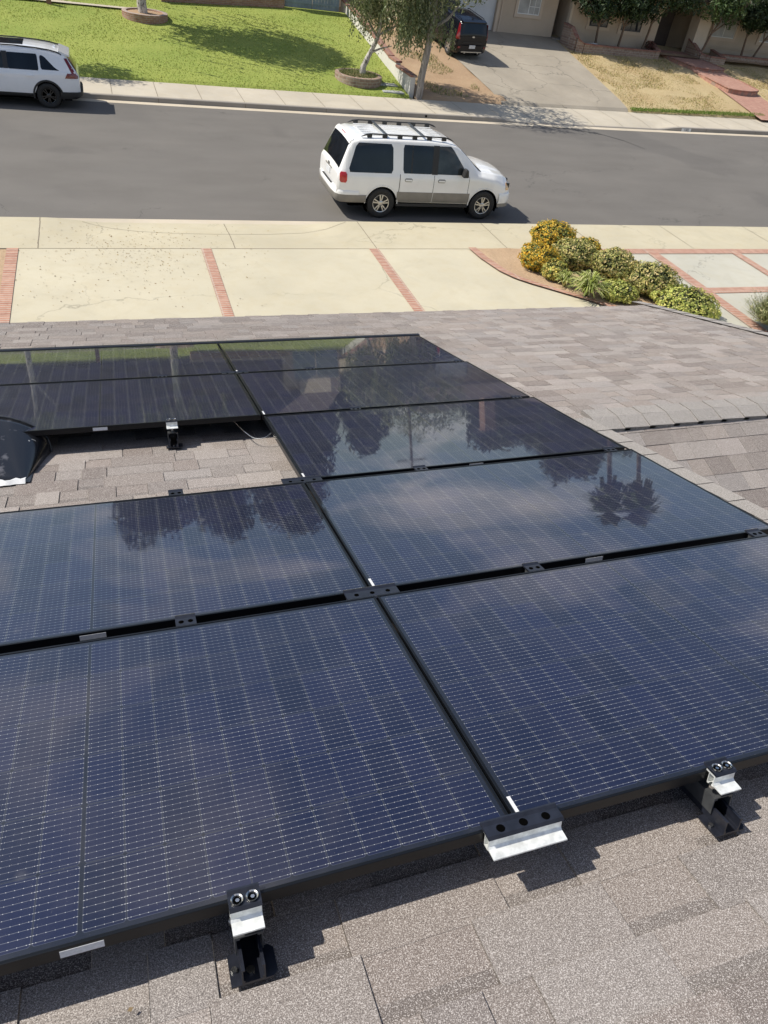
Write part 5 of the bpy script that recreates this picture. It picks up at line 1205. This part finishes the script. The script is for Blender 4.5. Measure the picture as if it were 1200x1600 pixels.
# left house (above the photo; seen mirrored in the panels)
GL = zfar(44) + .02
h3 = empty('two_storey_house', (0, 48, GL), label='dark fronted two storey house beyond the lawn, seen mirrored in the far panels', cat='house'); B0 = Vector(h3.location)
b = MB(); b.box(-18, 9.2, 46.5, 56, GL - .5, GL + 2.9); b.build('wall', M['stucco_grey'], h3, off=B0)
b = MB(); b.box(-14, 7.2, 47.2, 56, GL + 2.9, GL + 5.4); b.build('upper_wall', M['stucco_grey'], h3, off=B0)
b = MB(); b.box(9.2, 12.2, 46.2, 54, GL - .5, GL + 2.5); b.build('side_wall', M['stucco_light'], h3, off=B0)
b = MB(); b.prism([(10.1, 45.6), (11.7, 43.9), (12.6, 44.8), (12.0, 46.19), (10.1, 46.19)], GL + .1, GL + 2.6, 'z'); b.build('added_sunlit_bay', M['stucco_light'], h3, off=B0)  # added bay, angled so the sun lights it and it mirrors pale
for x0 in (-12.5, -8.5, -4.2, 0.4, 4.8): window(h3, x0, x0 + 1.6, GL + .9, GL + 2.1, 46.5, B0, 'stucco_grey', 'window_glass', 2, False, 'dark_plastic'); window(h3, x0, x0 + 1.4, GL + 3.5, GL + 4.6, 47.2, B0, 'stucco_grey', 'window_glass', 2, False, 'dark_plastic')
roof_hip(h3, 'roof', -18.6, 9.6, 45.8, 56.5, GL + 2.91, .9, M['roof_far'], B0); roof_hip(h3, 'roof', -14.8, 8.0, 46.5, 57, GL + 5.41, 1.8, M['roof_far'], B0); roof_hip(h3, 'roof', 8.6, 12.8, 45.6, 54.5, GL + 2.51, 1.5, M['roof_far'], B0, True)

# ------------------------------------------------------------------ tall trees beyond, mirrored in the panels
def cloud_tree(x, y, zb_, zt_, r_, seed, lab, cols=DARKG, n=13000, size=.42, name='tall_tree'):
    rnd = random.Random(seed); cl = []
    for k in range(15):
        a = rnd.random() * 6.28; q = rnd.uniform(.0, .7) * r_; cl.append((x + math.cos(a) * q, y + math.sin(a) * q, zb_ + (zt_ - zb_) * rnd.uniform(.30, .85), r_ * rnd.uniform(.35, .55), r_ * rnd.uniform(.35, .5), (zt_ - zb_) * rnd.uniform(.14, .22)))
    p = Vector((x, y, zb_)); return tree(name, lab, 'tree', p, [p, p + Vector((.2, 0, (zt_ - zb_) * .35)), p + Vector((0, 0, (zt_ - zb_) * .75))], [r_ * .1, r_ * .08, r_ * .03], [], 'brown_bark', cl, n, size, cols, seed, group='trees mirrored in the panels', clump=6, spread=.5)
for i, (x, y, zt_, r_, lab) in enumerate(((1.0, 61, 15.0, 4.0, 'dark tall tree mirrored in the left near panel, its left shoulder'), (7.0, 62, 16.4, 4.2, 'dark tall tree mirrored as the middle of the big dark crown'), (12.8, 61, 17.3, 4.4, 'tallest dark tree mirrored at the seam of the panels'),
        (19.8, 63, 10.2, 2.6, 'low tree mirrored left of the clear sky gap'), (33.2, 64, 11.0, 3.0, 'round tree mirrored in the middle row right of the chimney'), (39.5, 66, 11.6, 3.4, 'wide tree mirrored near the right end of the middle row'),
        (40.5, 62, 14.6, 3.2, 'dense tree mirrored left of the two palms'), (50, 68, 12.6, 4.4, 'broad tree mirrored beneath the palms'))):
    cloud_tree(x, y, 1.6, zt_, r_, 80 + i, lab)
M['palm_leaf'] = M['leaf']
def palm(x, y, z0, z1, seed, lab, cr=2.6):
    t = empty('palm_tree', (x, y, z0), label=lab, cat='palm tree', group='palm trees mirrored in the panel'); rnd = random.Random(seed); b = MB(); trunk(b, [(0, 0, 0), (.15, 0, (z1 - z0) * .5), (0, 0, z1 - z0)], [.30, .24, .22], seed); b.build('trunk', M['brown_bark'], t, smooth=True)
    b = MB().usecol()
    for k in range(110):
        a = rnd.random() * 6.28; el = rnd.uniform(-1.25, 1.35); L = cr * rnd.uniform(.7, 1.12); pr = None; d = Vector((math.cos(a) * math.cos(el), math.sin(a) * math.cos(el), math.sin(el))); side_ = d.cross(Vector((0, 0, 1))).normalized(); c = rnd.choice(DARKG + GREEN)
        for j in range(7):
            u = j / 6; p = d * L * u + Vector((0, 0, z1 - z0 - .9 * u * u * L * .4)); w = .04 + .42 * math.sin(min(u * 2.6, 3.0)) * (.6 if j % 2 else 1)
            if pr: b.face((pr[0], pr[1], p + side_ * w, p - side_ * w), c)
            pr = (p - side_ * w, p + side_ * w)
    b.build('crown', M['leaf'], t, normals=False); return t
palm(62 * math.tan(R(36.2)), 62, 1.6, 18.3, 1, 'palm tree mirrored in the panel, left one of the two trunks', 2.5)
palm(64 * math.tan(R(38.3)), 64, 1.6, 19.2, 2, 'palm tree mirrored in the panel, right one of the two trunks', 2.6)
b = MB(); b.tube([(18.6, 48.5, 1.6), (18.6, 48.5, 10.4)], [.13, .09], 10); b.box(17.5, 19.7, 48.4, 48.6, 9.5, 9.6)
tag(b.build('utility_pole', M['brown_bark']), 'thin utility pole mirrored as a dark streak in the middle row panel', 'pole')

# ------------------------------------------------------------------ kerb number, drain hole, grass, litter
nx_ = 25.35; ny_ = ykerb(nx_)
t = empty('kerb_number', (nx_ + .2, ny_, 0), label='white painted house number 1302 on the far kerb face', cat='sign')
b = MB(); zt_ = hfar(nx_ + .2) - .016
b.face([(-.28, -.0205, .004), (.28, .009, .004), (.28, .029, zt_ - .004), (-.28, -.0005, zt_ - .004)]); b.build('white_patch', M['white_trim'], t, normals=False)
fc = bpy.data.curves.new('number', 'FONT'); fc.body = '1302'; fc.size = .15; fc.align_x = 'CENTER'; fo = bpy.data.objects.new('number', fc); sc.collection.objects.link(fo)
bpy.context.view_layer.update(); me = bpy.data.meshes.new_from_object(fo.evaluated_get(bpy.context.evaluated_depsgraph_get())); bpy.data.objects.remove(fo)
me.materials.clear(); me.materials.append(M['hole']); no = bpy.data.objects.new('number', me); sc.collection.objects.link(no); no.parent = t
no.rotation_euler = (R(80), 0, math.atan(.05)); no.location = (0, -.014, .018)
p = atz(664, 180, .08); b = MB(); b.lathe([(0, 0), (.045, 0)], Matrix.Translation((p.x, ykerb(p.x) - .004, .075)) @ Matrix.Rotation(R(82), 4, 'X'), 16); tag(b.build('drain_hole', M['hole']), 'small round drain hole in the far kerb face below the street tree', 'drain hole')
def tufts(name, n, area, cols, h, seed, w=.02):
    rnd = random.Random(seed); b = MB().usecol(); k = 0
    while k < n:
        x = rnd.uniform(area[0], area[1]); y = rnd.uniform(area[2], area[3])
        if area[4] and not area[4](x, y): continue
        k += 1; z = zfar(y) + .02; hh = h * rnd.uniform(.5, 1.3); d = Vector((rnd.uniform(-.5, .5), rnd.uniform(-.5, .5), 1)).normalized() * hh; e = Vector((rnd.uniform(-1, 1), rnd.uniform(-1, 1), 0)).normalized() * w; f = rnd.uniform(.75, 1.25)
        c = rnd.choice(cols); p = Vector((x, y, z)); b.face((p - e, p + e, p + d), tuple(v * f for v in c))
    return tag(b.build(name, M['leaf'], normals=False), kind='stuff')
patchy = lambda s_, th: (lambda x, y: noise.noise(Vector((x * s_, y * s_, 0))) > th and y > ysw(x) + .02)
tag(tufts('lawn_grass', 38000, (-12, 12.5, 32.3, 43.4, lambda x, y: y > ysw(x) - .02), [(.29, .345, .06), (.33, .37, .075), (.39, .40, .12), (.25, .31, .055)], .04, 1, .02), 'short bright green grass of the lawn', 'grass')
tag(tufts('dry_grass', 22000, (23.9, 42, 33, 41.0, lambda x, y: patchy(.8, -.25)(x, y) and x > 24 + .075 * (y - 33) and not (31.2 < x < 34.6 and y < 42.5)), [(.50, .40, .20), (.58, .48, .27), (.38, .30, .14), (.33, .33, .10)], .07, 2, .02), 'short dry straw coloured grass', 'grass')
tag(tufts('weeds', 2600, (12.85, 16.4, 33, 43, patchy(.7, .12)), [(.24, .26, .09), (.36, .33, .14), (.16, .20, .06), (.45, .37, .2)], .13, 3, .02), 'sparse weeds in the bare dirt yard', 'weeds')
tag(tufts('edge_grass', 2600, (24.0, 32.5, 32.6, 34.2, lambda x, y: ysw(x) - .03 < y < ysw(x) + .30), [(.15, .24, .04), (.24, .30, .07)], .10, 5, .02), 'green grass fringe along the far walk', 'grass')
rnd = random.Random(8); b = MB().usecol()
for k in range(950):
    if k < 700: px_, py_ = rnd.gauss(205, 75), rnd.gauss(392, 26)
    else: px_, py_ = rnd.uniform(10, 420), rnd.uniform(345, 480)
    if not (8 < px_ < 560 and 345 < py_ < 486): continue
    p = atz(px_, py_, KE + .004)
    if p.y > 17.2: p.z = hnear(p.x, p.y) + .006
    if p.y > 18.3: continue
    a = rnd.random() * 6.28; s_ = rnd.uniform(.006, .022); e = Vector((math.cos(a), math.sin(a), 0)) * s_; q = Vector((-math.sin(a), math.cos(a), .5)) * s_ * .5
    z_ = Vector((0, 0, .008)); b.face((p - e + z_, p - q + z_, p + e + z_, p + q + z_), rnd.choice([(.22, .15, .07), (.30, .20, .10), (.14, .10, .06), (.38, .28, .13)]))
tag(b.build('leaf_litter', M['leaf'], normals=False), 'scattered dry leaf litter on the near driveway and walk', 'leaf litter', kind='stuff')

rnd = random.Random(31); b = MB().usecol()
for _ in range(150):
    u, v = rnd.uniform(-2.5, 5), rnd.uniform(-.9, 7.3); a = rnd.random() * 6.28; s_ = rnd.uniform(.003, .009); p = RP(u, v, ROOF + .012)
    if v < VR and u > XR0 - O.x - .1: continue
    e = (U * math.cos(a) + V * math.sin(a)) * s_; q = (V * math.cos(a) - U * math.sin(a)) * s_ * .6 + N * .002
    b.face((p - e, p - q, p + e, p + q), rnd.choice([(.30, .22, .12), (.65, .62, .56), (.15, .11, .07), (.42, .36, .24)]))
tag(b.build('roof_debris', M['leaf'], normals=False), 'tiny bits of grit and dry leaf on the shingles', 'debris', kind='stuff')
